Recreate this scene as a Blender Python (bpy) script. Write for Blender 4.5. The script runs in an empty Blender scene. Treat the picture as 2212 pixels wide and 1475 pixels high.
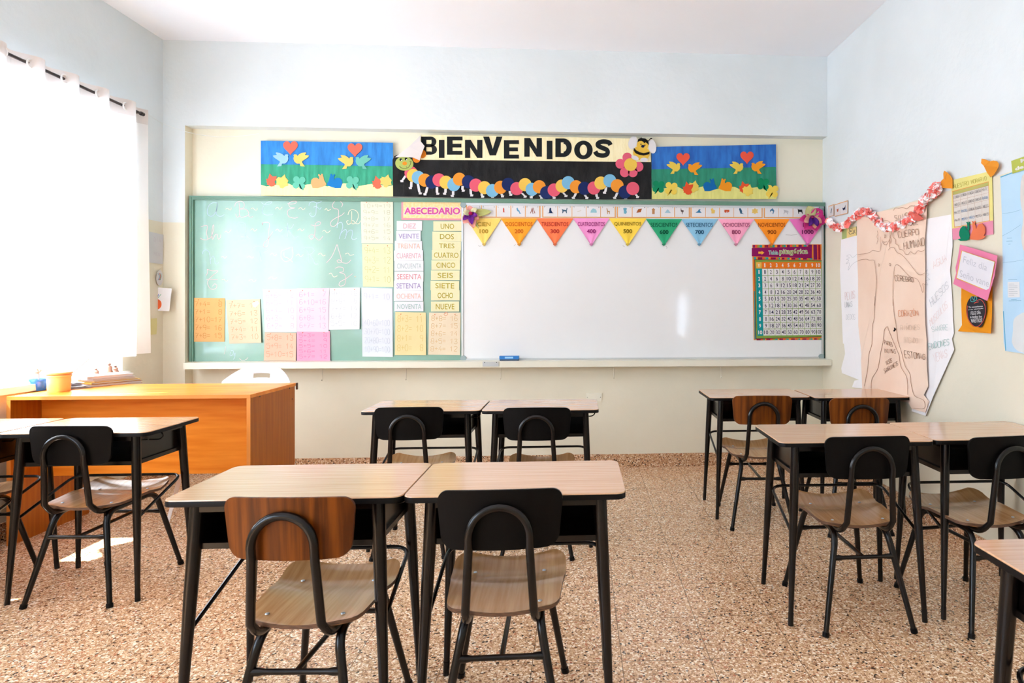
import bpy, bmesh, math, random
from mathutils import Vector, Matrix
random.seed(7)
C = bpy.context.scene.collection
SC = bpy.context.scene

# ---------------------------------------------------------------- camera, world, sun, exposure
F = 1400.0; CX = 1339.0; HY = 668.0; EYE = 1.2          # photo is 2212 x 1475
TH = -math.atan(89 / 1400.0)
FW = (-math.sin(TH), math.cos(TH)); RT = (math.cos(TH), math.sin(TH))
cam = bpy.data.cameras.new('camera'); camo = bpy.data.objects.new('camera', cam); C.objects.link(camo)
cam.sensor_width = 36.0; cam.sensor_fit = 'HORIZONTAL'; cam.lens = F / 2212 * 36.0
cam.shift_x = -(CX - 1106.0) / 2212.0; cam.shift_y = -(737.5 - HY) / 2212.0
camo.location = (0, 0, EYE); camo.rotation_euler = (math.pi / 2, 0, TH)
cam.clip_start = 0.05
cam.dof.use_dof = True; cam.dof.focus_distance = 4.6; cam.dof.aperture_fstop = 9.0
SC.camera = camo

SC.view_settings.view_transform = 'Standard'; SC.view_settings.look = 'None'
SC.view_settings.gamma = 1.0; SC.view_settings.use_curve_mapping = False
SC.view_settings.exposure = 0.66
SC.cycles.max_bounces = 12; SC.cycles.diffuse_bounces = 7; SC.cycles.glossy_bounces = 4
SC.cycles.transparent_max_bounces = 12; SC.cycles.sample_clamp_indirect = 8.0
SC.cycles.use_denoising = True

wd = bpy.data.worlds.new('world'); SC.world = wd; wd.use_nodes = True
bg = wd.node_tree.nodes['Background']
bg.inputs[0].default_value = (0.77, 0.92, 1.13, 1); bg.inputs[1].default_value = 9.0

sun = bpy.data.lights.new('sun', 'SUN'); suno = bpy.data.objects.new('sun', sun); C.objects.link(suno)
sun.energy = 26.0; sun.angle = math.radians(1.0); sun.color = (1.0, 0.97, 0.93)
suno.rotation_euler = Vector((0.50, 0.10, -0.86)).to_track_quat('-Z', 'Y').to_euler()

# room measures
YB = 4.923; YF = 4.833; XL = -2.967; ZC = 3.127; YR = -1.7
def XR(y): return 1.893 + (4.833 - y) * 0.028
W1 = (2.15, 4.42, 0.79, 2.42)      # curtained window: y0, y1, z0, z1
W2 = (-1.45, 0.95, 0.79, 2.40)      # second window of the same wall, beside the camera

def portal(name, loc, rot, sx, sy):
    l = bpy.data.lights.new(name, 'AREA'); l.shape = 'RECTANGLE'; l.size = sx; l.size_y = sy
    l.cycles.is_portal = True
    o = bpy.data.objects.new(name, l); C.objects.link(o); o.location = loc; o.rotation_euler = rot
for i, w in enumerate((W1, W2)):
    portal('sky_portal', (XL - .20, (w[0] + w[1]) / 2, (w[2] + w[3]) / 2), (0, -math.pi / 2, 0), w[3] - w[2], w[1] - w[0])

# ---------------------------------------------------------------- photo pixel -> point on a real plane
def ray(px, py):
    a = (px - CX) / F
    return Vector((FW[0] + a * RT[0], FW[1] + a * RT[1], (HY - py) / F))
class Plane:
    def __init__(s, o, n): s.o = Vector(o); s.n = Vector(n).normalized()
    def p(s, px, py, off=0.0):
        r = ray(px, py); e = Vector((0, 0, EYE)); o = s.o + s.n * off
        return e + r * ((o - e).dot(s.n) / r.dot(s.n))
FRONT = Plane((0, YB, 0), (0, -1, 0))          # back plane of the niche
BEAM = Plane((0, YF, 0), (0, -1, 0))
_r = Vector((XR(2.833) - XR(4.833), -2.0, 0)).normalized()
RIGHT = Plane((XR(4.833), 4.833, 0), (-abs(_r.y), -_r.x, 0))
LEFT = Plane((XL, 0, 0), (1, 0, 0))

# ---------------------------------------------------------------- materials
MATS = {}
def srgb(c):
    return tuple(((v / 255) / 12.92 if v / 255 <= .04045 else ((v / 255 + .055) / 1.055) ** 2.4) for v in c) + (1,)
def mat(name, rgb, rough=0.6, metal=0.0, spec=0.5, coat=0.0, var=0.0, vscale=8.0, bump=0.0, bscale=60.0, stretch=None, rgb2=None):
    if name in MATS: return MATS[name]
    m = bpy.data.materials.new(name); m.use_nodes = True; MATS[name] = m
    nt = m.node_tree; N = nt.nodes; L = nt.links; b = N['Principled BSDF']
    b.inputs['Base Color'].default_value = srgb(rgb); b.inputs['Roughness'].default_value = rough
    b.inputs['Metallic'].default_value = metal; b.inputs['Specular IOR Level'].default_value = spec
    b.inputs['Coat Weight'].default_value = coat; b.inputs['Coat Roughness'].default_value = 0.09
    tc = N.new('ShaderNodeTexCoord'); mp = N.new('ShaderNodeMapping')
    L.new(tc.outputs['Object'], mp.inputs[0])
    if stretch: mp.inputs['Scale'].default_value = stretch
    no = N.new('ShaderNodeTexNoise'); no.inputs['Scale'].default_value = vscale; no.inputs['Detail'].default_value = 5
    L.new(mp.outputs[0], no.inputs['Vector'])
    mx = N.new('ShaderNodeMix'); mx.data_type = 'RGBA'
    mr = N.new('ShaderNodeMapRange'); mr.inputs[1].default_value = .35; mr.inputs[2].default_value = .65
    L.new(no.outputs['Fac'], mr.inputs[0]); L.new(mr.outputs[0], mx.inputs[0])
    c = srgb(rgb); d = srgb(rgb2) if rgb2 else tuple(v * (1 - var) for v in c[:3]) + (1,)
    mx.inputs[6].default_value = c; mx.inputs[7].default_value = d
    L.new(mx.outputs[2], b.inputs['Base Color'])
    if bump:
        n2 = N.new('ShaderNodeTexNoise'); n2.inputs['Scale'].default_value = bscale; n2.inputs['Detail'].default_value = 4
        L.new(mp.outputs[0], n2.inputs['Vector'])
        bp = N.new('ShaderNodeBump'); bp.inputs['Strength'].default_value = bump; bp.inputs['Distance'].default_value = 0.01
        L.new(n2.outputs['Fac'], bp.inputs['Height']); L.new(bp.outputs[0], b.inputs['Normal'])
    return m
def paper(rgb, name=None):
    rgb = tuple(int(v * (.90 if min(rgb) > 150 else .90)) for v in rgb)
    return mat(name or 'paper_%02x%02x%02x' % tuple(rgb), rgb, rough=.7, spec=.15, var=.05, vscale=6, bump=.15, bscale=9)
def ink(rgb):
    rgb = tuple(int(v * .92) for v in rgb)
    return mat('ink_%02x%02x%02x' % tuple(rgb), rgb, rough=.75, spec=.1, var=.1, vscale=40)
def wood(name, a, b, rough=.3, stretch=(2, 30, 30), coat=.2, vscale=2.0):
    return mat(name, a, rough=rough, spec=.5 if coat > .18 else .2, rgb2=b, stretch=stretch, coat=coat, vscale=vscale)

def wallpaint():
    m = bpy.data.materials.new('two_tone_wall_paint'); m.use_nodes = True
    nt = m.node_tree; N = nt.nodes; L = nt.links; b = N['Principled BSDF']; b.inputs['Roughness'].default_value = .55
    g = N.new('ShaderNodeNewGeometry'); sp = N.new('ShaderNodeSeparateXYZ'); L.new(g.outputs['Position'], sp.inputs[0])
    no = N.new('ShaderNodeTexNoise'); no.inputs['Scale'].default_value = 3.0; L.new(g.outputs['Position'], no.inputs['Vector'])
    ma = N.new('ShaderNodeMath'); ma.operation = 'MULTIPLY_ADD'; ma.inputs[1].default_value = .012; L.new(no.outputs['Fac'], ma.inputs[0]); L.new(sp.outputs['Z'], ma.inputs[2])
    gt = N.new('ShaderNodeMath'); gt.operation = 'GREATER_THAN'; gt.inputs[1].default_value = 1.828; L.new(ma.outputs[0], gt.inputs[0])
    n2 = N.new('ShaderNodeTexNoise'); n2.inputs['Scale'].default_value = 1.6; n2.inputs['Detail'].default_value = 8; L.new(g.outputs['Position'], n2.inputs['Vector'])
    mx = N.new('ShaderNodeMix'); mx.data_type = 'RGBA'; L.new(gt.outputs[0], mx.inputs[0])
    mx.inputs[6].default_value = srgb((224, 218, 198)); mx.inputs[7].default_value = srgb((219, 227, 230))
    m2 = N.new('ShaderNodeMix'); m2.data_type = 'RGBA'; m2.blend_type = 'MULTIPLY'; m2.inputs[7].default_value = (.93, .93, .92, 1)
    mr = N.new('ShaderNodeMapRange'); mr.inputs[1].default_value = .4; mr.inputs[2].default_value = .7
    L.new(n2.outputs['Fac'], mr.inputs[0]); L.new(mr.outputs[0], m2.inputs[0]); L.new(mx.outputs[2], m2.inputs[6]); L.new(m2.outputs[2], b.inputs['Base Color'])
    n3 = N.new('ShaderNodeTexNoise'); n3.inputs['Scale'].default_value = 25; n3.inputs['Detail'].default_value = 6; L.new(g.outputs['Position'], n3.inputs['Vector'])
    bp = N.new('ShaderNodeBump'); bp.inputs['Strength'].default_value = .12; bp.inputs['Distance'].default_value = .02
    L.new(n3.outputs['Fac'], bp.inputs['Height']); L.new(bp.outputs[0], b.inputs['Normal'])
    return m
def terrazzo(name, joints=True, dark=1.0):
    m = bpy.data.materials.new(name); m.use_nodes = True
    nt = m.node_tree; N = nt.nodes; L = nt.links; b = N['Principled BSDF']; b.inputs['Roughness'].default_value = .24
    b.inputs['Specular IOR Level'].default_value = .55
    g = N.new('ShaderNodeNewGeometry')
    def vor(scale, stops):
        v = N.new('ShaderNodeTexVoronoi'); v.inputs['Scale'].default_value = scale; v.inputs['Randomness'].default_value = 1
        L.new(g.outputs['Position'], v.inputs['Vector'])
        s = N.new('ShaderNodeSeparateColor'); L.new(v.outputs['Color'], s.inputs[0])
        r = N.new('ShaderNodeValToRGB'); r.color_ramp.interpolation = 'CONSTANT'
        while len(r.color_ramp.elements) < len(stops): r.color_ramp.elements.new(.5)
        for e, (p, c) in zip(r.color_ramp.elements, stops): e.position = p; e.color = srgb(c)
        L.new(s.outputs[0], r.inputs[0]); return v, s, r
    v1, s1, r1 = vor(145, [(0, (50, 42, 38)), (.07, (118, 86, 64)), (.15, (178, 140, 108)), (.36, (204, 170, 138)), (.60, (224, 198, 172)), (.78, (238, 226, 212)), (.96, (178, 112, 84))])
    v2, s2, r2 = vor(260, [(0, (150, 106, 78)), (.3, (190, 150, 116)), (.6, (212, 178, 146)), (.85, (236, 214, 190))])
    mx = N.new('ShaderNodeMix'); mx.data_type = 'RGBA'
    gt = N.new('ShaderNodeMath'); gt.operation = 'GREATER_THAN'; gt.inputs[1].default_value = .5; L.new(s1.outputs[1], gt.inputs[0])
    L.new(gt.outputs[0], mx.inputs[0]); L.new(r1.outputs[0], mx.inputs[6]); L.new(r2.outputs[0], mx.inputs[7])
    no = N.new('ShaderNodeTexNoise'); no.inputs['Scale'].default_value = 1.2; no.inputs['Detail'].default_value = 4; L.new(g.outputs['Position'], no.inputs['Vector'])
    m2 = N.new('ShaderNodeMix'); m2.data_type = 'RGBA'; m2.blend_type = 'MULTIPLY'; m2.inputs[7].default_value = (.88, .84, .78, 1)
    L.new(no.outputs['Fac'], m2.inputs[0]); L.new(mx.outputs[2], m2.inputs[6])
    out = m2.outputs[2]
    if dark != 1.0:
        m4 = N.new('ShaderNodeMix'); m4.data_type = 'RGBA'; m4.blend_type = 'MULTIPLY'; m4.inputs[0].default_value = 1
        m4.inputs[7].default_value = (dark, dark * .95, dark * .9, 1); L.new(out, m4.inputs[6]); out = m4.outputs[2]
    if joints:
        sp = N.new('ShaderNodeSeparateXYZ'); L.new(g.outputs['Position'], sp.inputs[0])
        ds = []
        for ax, off in (('X', .147), ('Y', 2.203)):
            a = N.new('ShaderNodeMath'); a.operation = 'SUBTRACT'; a.inputs[1].default_value = off - 30 * .3035; L.new(sp.outputs[ax], a.inputs[0])
            k = N.new('ShaderNodeMath'); k.operation = 'PINGPONG'; k.inputs[1].default_value = .3035 / 2; L.new(a.outputs[0], k.inputs[0])
            ds.append(k)
        mn = N.new('ShaderNodeMath'); mn.operation = 'MINIMUM'; L.new(ds[0].outputs[0], mn.inputs[0]); L.new(ds[1].outputs[0], mn.inputs[1])
        lt = N.new('ShaderNodeMath'); lt.operation = 'LESS_THAN'; lt.inputs[1].default_value = .0013; L.new(mn.outputs[0], lt.inputs[0])
        m3 = N.new('ShaderNodeMix'); m3.data_type = 'RGBA'; L.new(lt.outputs[0], m3.inputs[0]); L.new(out, m3.inputs[6])
        m3.inputs[7].default_value = srgb((110, 86, 64)); out = m3.outputs[2]
    ga = N.new('ShaderNodeMix'); ga.data_type = 'RGBA'; ga.blend_type = 'MULTIPLY'; ga.inputs[0].default_value = 1; ga.inputs[7].default_value = (1.30, 1.27, 1.20, 1)
    L.new(out, ga.inputs[6]); L.new(ga.outputs[2], b.inputs['Base Color'])
    return m
def curtain_mat(name, rgb, tr=.6):
    m = bpy.data.materials.new(name); m.use_nodes = True
    nt = m.node_tree; N = nt.nodes; L = nt.links; N.remove(N['Principled BSDF']); out = N['Material Output']
    d = N.new('ShaderNodeBsdfDiffuse'); t = N.new('ShaderNodeBsdfTranslucent'); mx = N.new('ShaderNodeMixShader')
    d.inputs[0].default_value = srgb(rgb); t.inputs[0].default_value = srgb(rgb); mx.inputs[0].default_value = tr
    g = N.new('ShaderNodeNewGeometry'); w = N.new('ShaderNodeTexNoise'); w.inputs['Scale'].default_value = 300
    L.new(g.outputs['Position'], w.inputs['Vector']); bp = N.new('ShaderNodeBump'); bp.inputs['Strength'].default_value = .05
    L.new(w.outputs['Fac'], bp.inputs['Height']); L.new(bp.outputs[0], d.inputs['Normal'])
    L.new(d.outputs[0], mx.inputs[1]); L.new(t.outputs[0], mx.inputs[2]); L.new(mx.outputs[0], out.inputs[0]); return m
def glass_mat():
    m = bpy.data.materials.new('window_glass'); m.use_nodes = True
    nt = m.node_tree; N = nt.nodes; L = nt.links; N.remove(N['Principled BSDF']); out = N['Material Output']
    t = N.new('ShaderNodeBsdfTransparent'); g = N.new('ShaderNodeBsdfGlossy'); g.inputs['Roughness'].default_value = .02
    mx = N.new('ShaderNodeMixShader'); mx.inputs[0].default_value = .07
    t.inputs[0].default_value = (.97, .98, .98, 1)
    L.new(t.outputs[0], mx.inputs[1]); L.new(g.outputs[0], mx.inputs[2]); L.new(mx.outputs[0], out.inputs[0]); return m

WALL = wallpaint(); FLOORM = terrazzo('terrazzo_tiles'); BASEM = terrazzo('terrazzo_baseboard', False, .8)
NICHE = mat('cream_wall_paint', (232, 228, 208), rough=.55, var=.06, vscale=2, bump=.1, bscale=25)
CEIL = mat('ceiling_white', (241, 244, 250), rough=.8, var=.03, vscale=1)
LEDGE = mat('cream_ledge_paint', (226, 222, 204), rough=.4, var=.04, vscale=5, bump=.05)
BLACK = mat('black_enamel', (8, 5, 4), rough=.24, spec=.32, rgb2=(16, 9, 7), vscale=30)
DARKPLY = mat('black_painted_plywood', (12, 9, 7), rough=.5, spec=.1, rgb2=(8, 5, 4), vscale=5, stretch=(6, 30, 1.5))
EDGE = mat('black_edge_band', (14, 10, 9), rough=.45, spec=.15, var=.2)
PLYEDGE = mat('plywood_edge', (120, 84, 60), rough=.5, rgb2=(70, 48, 36), vscale=50, stretch=(1, 1, 12))
LAM = wood('wood_laminate_top', (216, 170, 130), (202, 150, 108), rough=.2, stretch=(1.2, 34, 10), coat=.5, vscale=3)
CHAIRWOOD = wood('brown_wood_veneer', (122, 62, 8), (76, 34, 2), rough=.42, stretch=(24, 8, 1.0), coat=.0, vscale=2.5)
SEATW = wood('light_wood_seat', (210, 160, 108), (188, 134, 84), rough=.24, stretch=(26, 1.5, 3), coat=.3, vscale=3)
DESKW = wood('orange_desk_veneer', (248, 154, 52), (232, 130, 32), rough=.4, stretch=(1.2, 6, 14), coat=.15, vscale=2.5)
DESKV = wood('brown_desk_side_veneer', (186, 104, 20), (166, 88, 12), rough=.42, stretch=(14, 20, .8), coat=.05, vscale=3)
ALU = mat('aluminium', (196, 200, 202), rough=.35, metal=.7)
GREENF = mat('green_board_frame', (98, 138, 118), rough=.4, var=.15, vscale=4)
GREENB = mat('green_chalkboard', (98, 146, 126), rough=.36, rgb2=(110, 156, 138), vscale=2.5, spec=1.0, coat=.6)
WHITEB = mat('whiteboard_enamel', (224, 225, 226), rough=.08, spec=.5, var=.01)
DARKGAP = mat('dark_green_edge', (30, 58, 50), rough=.5)

# ---------------------------------------------------------------- mesh helpers
def obj(name, verts, faces, mats, parent=None, fm=None, smooth=False, loc=None, ang=40):
    """one mesh object; verts are given in the frame of its root (root location is subtracted when loc is given)"""
    me = bpy.data.meshes.new(name)
    if loc is not None: verts = [Vector(v) - Vector(loc) for v in verts]
    me.from_pydata([tuple(v) for v in verts], [], faces)
    for m in (mats if isinstance(mats, (list, tuple)) else [mats]): me.materials.append(m)
    if fm:
        for p, i in zip(me.polygons, fm): p.material_index = i
    bm = bmesh.new(); bm.from_mesh(me); bmesh.ops.recalc_face_normals(bm, faces=bm.faces); bm.to_mesh(me); bm.free()
    if smooth:
        for p in me.polygons: p.use_smooth = True
        me.set_sharp_from_angle(angle=math.radians(ang))
    o = bpy.data.objects.new(name, me); C.objects.link(o)
    if parent is not None: o.parent = parent
    elif loc is not None: o.location = loc
    return o
def empty(name, loc, rz=0):
    o = bpy.data.objects.new(name, None); C.objects.link(o); o.location = loc; o.rotation_euler = (0, 0, rz); o.empty_display_size = .05
    return o
def tag(o, label, cat, group=None, kind=None):
    o['label'] = label
    if cat: o['category'] = cat
    if group: o['group'] = group
    if kind: o['kind'] = kind
    return o
def struct(o, label=None):
    o['kind'] = 'structure'
    if label: o['label'] = label
    return o
class MB:
    def __init__(s): s.v = []; s.f = []; s.m = []
    def add(s, v, f, mi=0):
        n = len(s.v); s.v += [Vector(p) for p in v]; s.f += [tuple(i + n for i in q) for q in f]; s.m += [mi] * len(f); return s
    def box(s, x0, x1, y0, y1, z0, z1, mi=0):
        v = [(x, y, z) for x in (x0, x1) for y in (y0, y1) for z in (z0, z1)]
        return s.add(v, [(0, 1, 3, 2), (4, 6, 7, 5), (0, 4, 5, 1), (2, 3, 7, 6), (0, 2, 6, 4), (1, 5, 7, 3)], mi)
    def tube(s, pts, r, n=10, mi=0, closed=False, flat=None):
        pts = [Vector(p) for p in pts]; m = len(pts)
        rad = r if isinstance(r, (list, tuple)) else [r] * m
        if len(rad) == 2 and m != 2: rad = [rad[0] + (rad[1] - rad[0]) * i / (m - 1) for i in range(m)]
        up = None; rings = []
        for i, p in enumerate(pts):
            a = pts[(i - 1) % m] if (i or closed) else p; b = pts[(i + 1) % m] if (i < m - 1 or closed) else p
            t = (b - a).normalized()
            if up is None:
                up = Vector((0, 0, 1)) if abs(t.z) < .9 else Vector((0, 1, 0))
            up = (up - t * up.dot(t)).normalized(); sd = t.cross(up)
            rings.append([p + (up * math.cos(2 * math.pi * k / n) + sd * math.sin(2 * math.pi * k / n)) * rad[i] for k in range(n)])
        v = [q for rg in rings for q in rg]; f = []
        for i in range(m if closed else m - 1):
            j = (i + 1) % m
            for k in range(n): f.append((i * n + k, i * n + (k + 1) % n, j * n + (k + 1) % n, j * n + k))
        if not closed: f.append(tuple(range(n))); f.append(tuple((m - 1) * n + k for k in range(n)))
        return s.add(v, f, mi)
    def lathe(s, prof, c=(0, 0, 0), n=24, mi=0):
        v = []; f = []; c = Vector(c)
        for r, z in prof:
            for k in range(n): v.append(c + Vector((r * math.cos(2 * math.pi * k / n), r * math.sin(2 * math.pi * k / n), z)))
        for i in range(len(prof) - 1):
            for k in range(n): f.append((i * n + k, i * n + (k + 1) % n, (i + 1) * n + (k + 1) % n, (i + 1) * n + k))
        f.append(tuple(range(n)))
        if prof[-1][0] > 1e-4: f.append(tuple((len(prof) - 1) * n + k for k in range(n)))
        return s.add(v, f, mi)
    def build(s, name, mats, parent=None, smooth=False, loc=None, ang=40):
        return obj(name, s.v, s.f, mats, parent, s.m, smooth, loc, ang)
def bend(pts, r=.04, n=5):
    """round the inner corners of a polyline"""
    pts = [Vector(p) for p in pts]; out = [pts[0]]
    for i in range(1, len(pts) - 1):
        a, b, c = pts[i - 1], pts[i], pts[i + 1]; d1 = (a - b); d2 = (c - b); q = min(r, d1.length * .48, d2.length * .48)
        p0 = b + d1.normalized() * q; p2 = b + d2.normalized() * q
        for k in range(n + 1):
            t = k / n; out.append(p0 * (1 - t) ** 2 + b * 2 * t * (1 - t) + p2 * t * t)
    out.append(pts[-1]); return out
def smooth2(pts, n=5, closed=False):
    """Catmull-Rom through 2-D points"""
    m = len(pts); out = []
    for i in range(m if closed else m - 1):
        P = [pts[(i + k) % m] if closed else pts[min(max(i + k, 0), m - 1)] for k in (-1, 0, 1, 2)]
        for k in range(n):
            t = k / n
            out.append(tuple(.5 * (2 * P[1][a] + (P[2][a] - P[0][a]) * t + (2 * P[0][a] - 5 * P[1][a] + 4 * P[2][a] - P[3][a]) * t * t
                                   + (3 * P[1][a] - P[0][a] - 3 * P[2][a] + P[3][a]) * t ** 3) for a in (0, 1)))
    if not closed: out.append(tuple(pts[-1]))
    return out

# flat cut-outs on a wall plane, outline in photo pixels
def cut(mb, pl, pts, off, th=.0012, mi=0, bulge=None):
    n = len(pts)
    a = [pl.p(x, y, off) for x, y in pts]
    if bulge:
        a = [q + pl.n * bulge(i, n) for i, q in enumerate(a)]
    b = [q - pl.n * th for q in a]
    mb.add(a + b, [tuple(range(n)), tuple(reversed(range(n, 2 * n)))] + [(i, (i + 1) % n, n + (i + 1) % n, n + i) for i in range(n)], mi)
def sheet(mb, pl, quad, off, th=.0008, nu=8, nv=10, curl=None, mi=0):
    """paper sheet: quad TL,TR,BR,BL in pixels; curl(u,v)->extra distance from the wall"""
    (ax, ay), (bx, by), (cx, cy), (dx, dy) = quad; v = []
    for s in (0, 1):
        for j in range(nv + 1):
            for i in range(nu + 1):
                u = i / nu; w = j / nv
                x = (ax * (1 - u) + bx * u) * (1 - w) + (dx * (1 - u) + cx * u) * w
                y = (ay * (1 - u) + by * u) * (1 - w) + (dy * (1 - u) + cy * u) * w
                k = curl(u, w) if curl else 0
                v.append(pl.p(x, y, off) + pl.n * (k - s * th))
    f = []; M = (nu + 1) * (nv + 1)
    for j in range(nv):
        for i in range(nu):
            a = j * (nu + 1) + i; q = (a, a + 1, a + nu + 2, a + nu + 1); f.append(q); f.append(tuple(M + t for t in reversed(q)))
    ring = [i for i in range(nu + 1)] + [(j + 1) * (nu + 1) + nu for j in range(nv)] + [nv * (nu + 1) + i for i in range(nu - 1, -1, -1)] + [j * (nu + 1) for j in range(nv - 1, 0, -1)]
    for a, b in zip(ring, ring[1:] + ring[:1]): f.append((a, b, M + b, M + a))
    mb.add(v, f, mi)
def quadmap(quad, u, w):
    (ax, ay), (bx, by), (cx, cy), (dx, dy) = quad
    return ((ax * (1 - u) + bx * u) * (1 - w) + (dx * (1 - u) + cx * u) * w, (ay * (1 - u) + by * u) * (1 - w) + (dy * (1 - u) + cy * u) * w)

_TC = {}
def textgeo(s, bold=0.0):
    if (s, bold) in _TC: return _TC[(s, bold)]
    cu = bpy.data.curves.new('t', 'FONT'); cu.body = s; cu.size = 1; cu.offset = bold; cu.resolution_u = 3; cu.fill_mode = 'BOTH'
    o = bpy.data.objects.new('t', cu); C.objects.link(o)
    dg = bpy.context.evaluated_depsgraph_get(); me = bpy.data.meshes.new_from_object(o.evaluated_get(dg))
    v = [(p.co.x, p.co.y) for p in me.vertices]; f = [tuple(p.vertices) for p in me.polygons]
    bpy.data.meshes.remove(me); bpy.data.objects.remove(o); bpy.data.curves.remove(cu)
    xs = [p[0] for p in v]; ys = [p[1] for p in v]; x0, x1, y0, y1 = min(xs), max(xs), min(ys), max(ys)
    v = [((x - x0) / (x1 - x0), 1 - (y - y0) / (y1 - y0)) for x, y in v]
    _TC[(s, bold)] = (v, f); return v, f
def text(mb, pl, s, quad, off, bold=0.0, mi=0, th=0, crv=None):
    """text whose inked box fills the pixel quad (TL,TR,BR,BL) or box (x0,y0,x1,y1)"""
    if len(quad) == 4 and not isinstance(quad[0], tuple):
        x0, y0, x1, y1 = quad; quad = [(x0, y0), (x1, y0), (x1, y1), (x0, y1)]
    v, f = textgeo(s, bold)
    P = [pl.p(*quadmap(quad, u, w), off) + (pl.n * crv(u, w) if crv else Vector()) for u, w in v]
    if th:
        n = len(P); edges = {}
        for q in f:
            for a, b in zip(q, q[1:] + q[:1]): edges[(a, b)] = edges.get((a, b), 0) + 1
        side = [(a, b, b + n, a + n) for (a, b) in edges if (b, a) not in edges]
        mb.add(P + [p - pl.n * th for p in P], [tuple(q) for q in f] + side, mi)
    else: mb.add(P, f, mi)

GL = {'0': "100204163644423010", '1': "042620", '2': "05163645440040", '3': "064623334241301001", '4': "360242 3430", '5': "460604344341301001",
 '6': "4616030110304142331302", '7': "064610 1333", '8': "13040516364544331302011030414233", '9': "43130405163645423 0".replace(' ', ''),
 '+': "2125 0343", '=': "0242 0444", 'A': "002640 0242", 'B': "000636454433033342413000", 'C': "4536160501103041", 'D': "00062644422000",
 'E': "46060040 0333", 'F': "460600 0333", 'G': "45361605011030414323", 'H': "0006 4046 0343", 'I': "2026", 'J': "4641301001", 'K': "0006 460340",
 'L': "060040", 'M': "0006234640", 'N': "00064046", 'O': "100105163645413010", 'P': "00063645443303", 'Q': "100105163645413010 2240",
 'R': "00063645443303 2340", 'S': "453616050413334241301001", 'T': "0646 2026", 'U': "060110304146", 'V': "062046", 'W': "0610243046",
 'X': "0046 0640", 'Y': "0623 462320", 'Z': "06460040", ' ': "", '.': "2021"}
GL['Ñ'] = "00064046 0838"; GL['Ó'] = GL['O'] + " 2738"; GL['Í'] = "2026 2738"; GL['Á'] = GL['A'] + " 2738"
def ribbon(mb, pl, pts, w, off, mi=0, crv=None):
    pts = [p for i, p in enumerate(pts) if i == 0 or (abs(p[0] - pts[i - 1][0]) + abs(p[1] - pts[i - 1][1])) > .05]
    if len(pts) < 2: return
    L_ = []; R_ = []
    for i, p in enumerate(pts):
        a = pts[max(i - 1, 0)]; b = pts[min(i + 1, len(pts) - 1)]; dx, dy = b[0] - a[0], b[1] - a[1]; l = math.hypot(dx, dy) or 1
        nx, ny = -dy / l * w / 2, dx / l * w / 2
        L_.append(pl.p(p[0] + nx, p[1] + ny, off) + (pl.n * crv(*p) if crv else Vector())); R_.append(pl.p(p[0] - nx, p[1] - ny, off) + (pl.n * crv(*p) if crv else Vector()))
    n = len(pts); mb.add(L_ + R_, [(i, i + 1, n + i + 1, n + i) for i in range(n - 1)], mi)
def hand(mb, pl, s, quad, w, off, mi=0, jit=.35, crv=None, rnd=None):
    """hand-lettered line filling a pixel quad"""
    if not isinstance(quad[0], tuple):
        x0, y0, x1, y1 = quad; quad = [(x0, y0), (x1, y0), (x1, y1), (x0, y1)]
    rnd = rnd or random; tot = len(s) * 5.4 - 1.4
    for i, ch in enumerate(s):
        jy = rnd.uniform(-jit, jit)
        for st in GL.get(ch, "").split():
            q = [(int(st[k]) + rnd.uniform(-.15, .15), int(st[k + 1]) + jy) for k in range(0, len(st) - 1, 2)]
            if len(q) > 3: q = smooth2(q, 3)
            ribbon(mb, pl, [quadmap(quad, (i * 5.4 + x) / tot, 1 - y / 6) for x, y in q], w, off, mi, crv)
# ---------------------------------------------------------------- room shell
m = MB(); m.box(-3.4, 2.4, YR - .2, YB + .2, -.12, 0); struct(m.build('floor', FLOORM))
m = MB(); m.box(-3.4, 2.4, YR - .2, YB + .2, ZC, ZC + .12); struct(m.build('ceiling', CEIL))
PX = -2.816; BZ = 2.518
m = MB()
m.box(PX, 2.2, YB, YB + .2, 0, BZ, 1)
m.box(XL - .2, 2.2, YF, YB + .2, BZ, ZC, 0)
m.box(XL - .2, PX, YF, YB + .2, 0, BZ, 0); m.m[-5] = 1
struct(m.build('wall_front', [WALL, NICHE]))
m = MB(); x0, x1 = XL - .2, XL
ys = [YR - .2, W2[0], W2[1], W1[0], W1[1], YF]
for i in range(5):
    if i in (1, 3):
        w = (W2, W1)[i // 2]; m.box(x0, x1, ys[i], ys[i + 1], 0, w[2]); m.box(x0, x1, ys[i], ys[i + 1], w[3], ZC)
    else: m.box(x0, x1, ys[i], ys[i + 1], 0, ZC)
struct(m.build('wall_left', WALL))
def slab(name, p, q, th, z0, z1, mt):
    """upright slab whose room face runs p->q, thickness th to the outside (right)"""
    d = Vector((q[0] - p[0], q[1] - p[1], 0)).normalized(); n = Vector((d.y, -d.x, 0)) * th
    P = [Vector((p[0], p[1], 0)), Vector((q[0], q[1], 0))]; v = []
    for z in (z0, z1): v += [a + Vector((0, 0, z)) for a in (P[0], P[1], P[1] + n, P[0] + n)]
    return obj(name, v, [(0, 1, 2, 3), (4, 5, 6, 7), (0, 1, 5, 4), (1, 2, 6, 5), (2, 3, 7, 6), (3, 0, 4, 7)], mt)
struct(slab('wall_right', (XR(YR - .2), YR - .2), (XR(YB), YB), .2, 0, ZC, WALL))
struct(slab('baseboard_right', (XR(YR) - .011, YR), (XR(YB - .01) - .011, YB - .01), .0105, 0, .1, BASEM))
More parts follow.
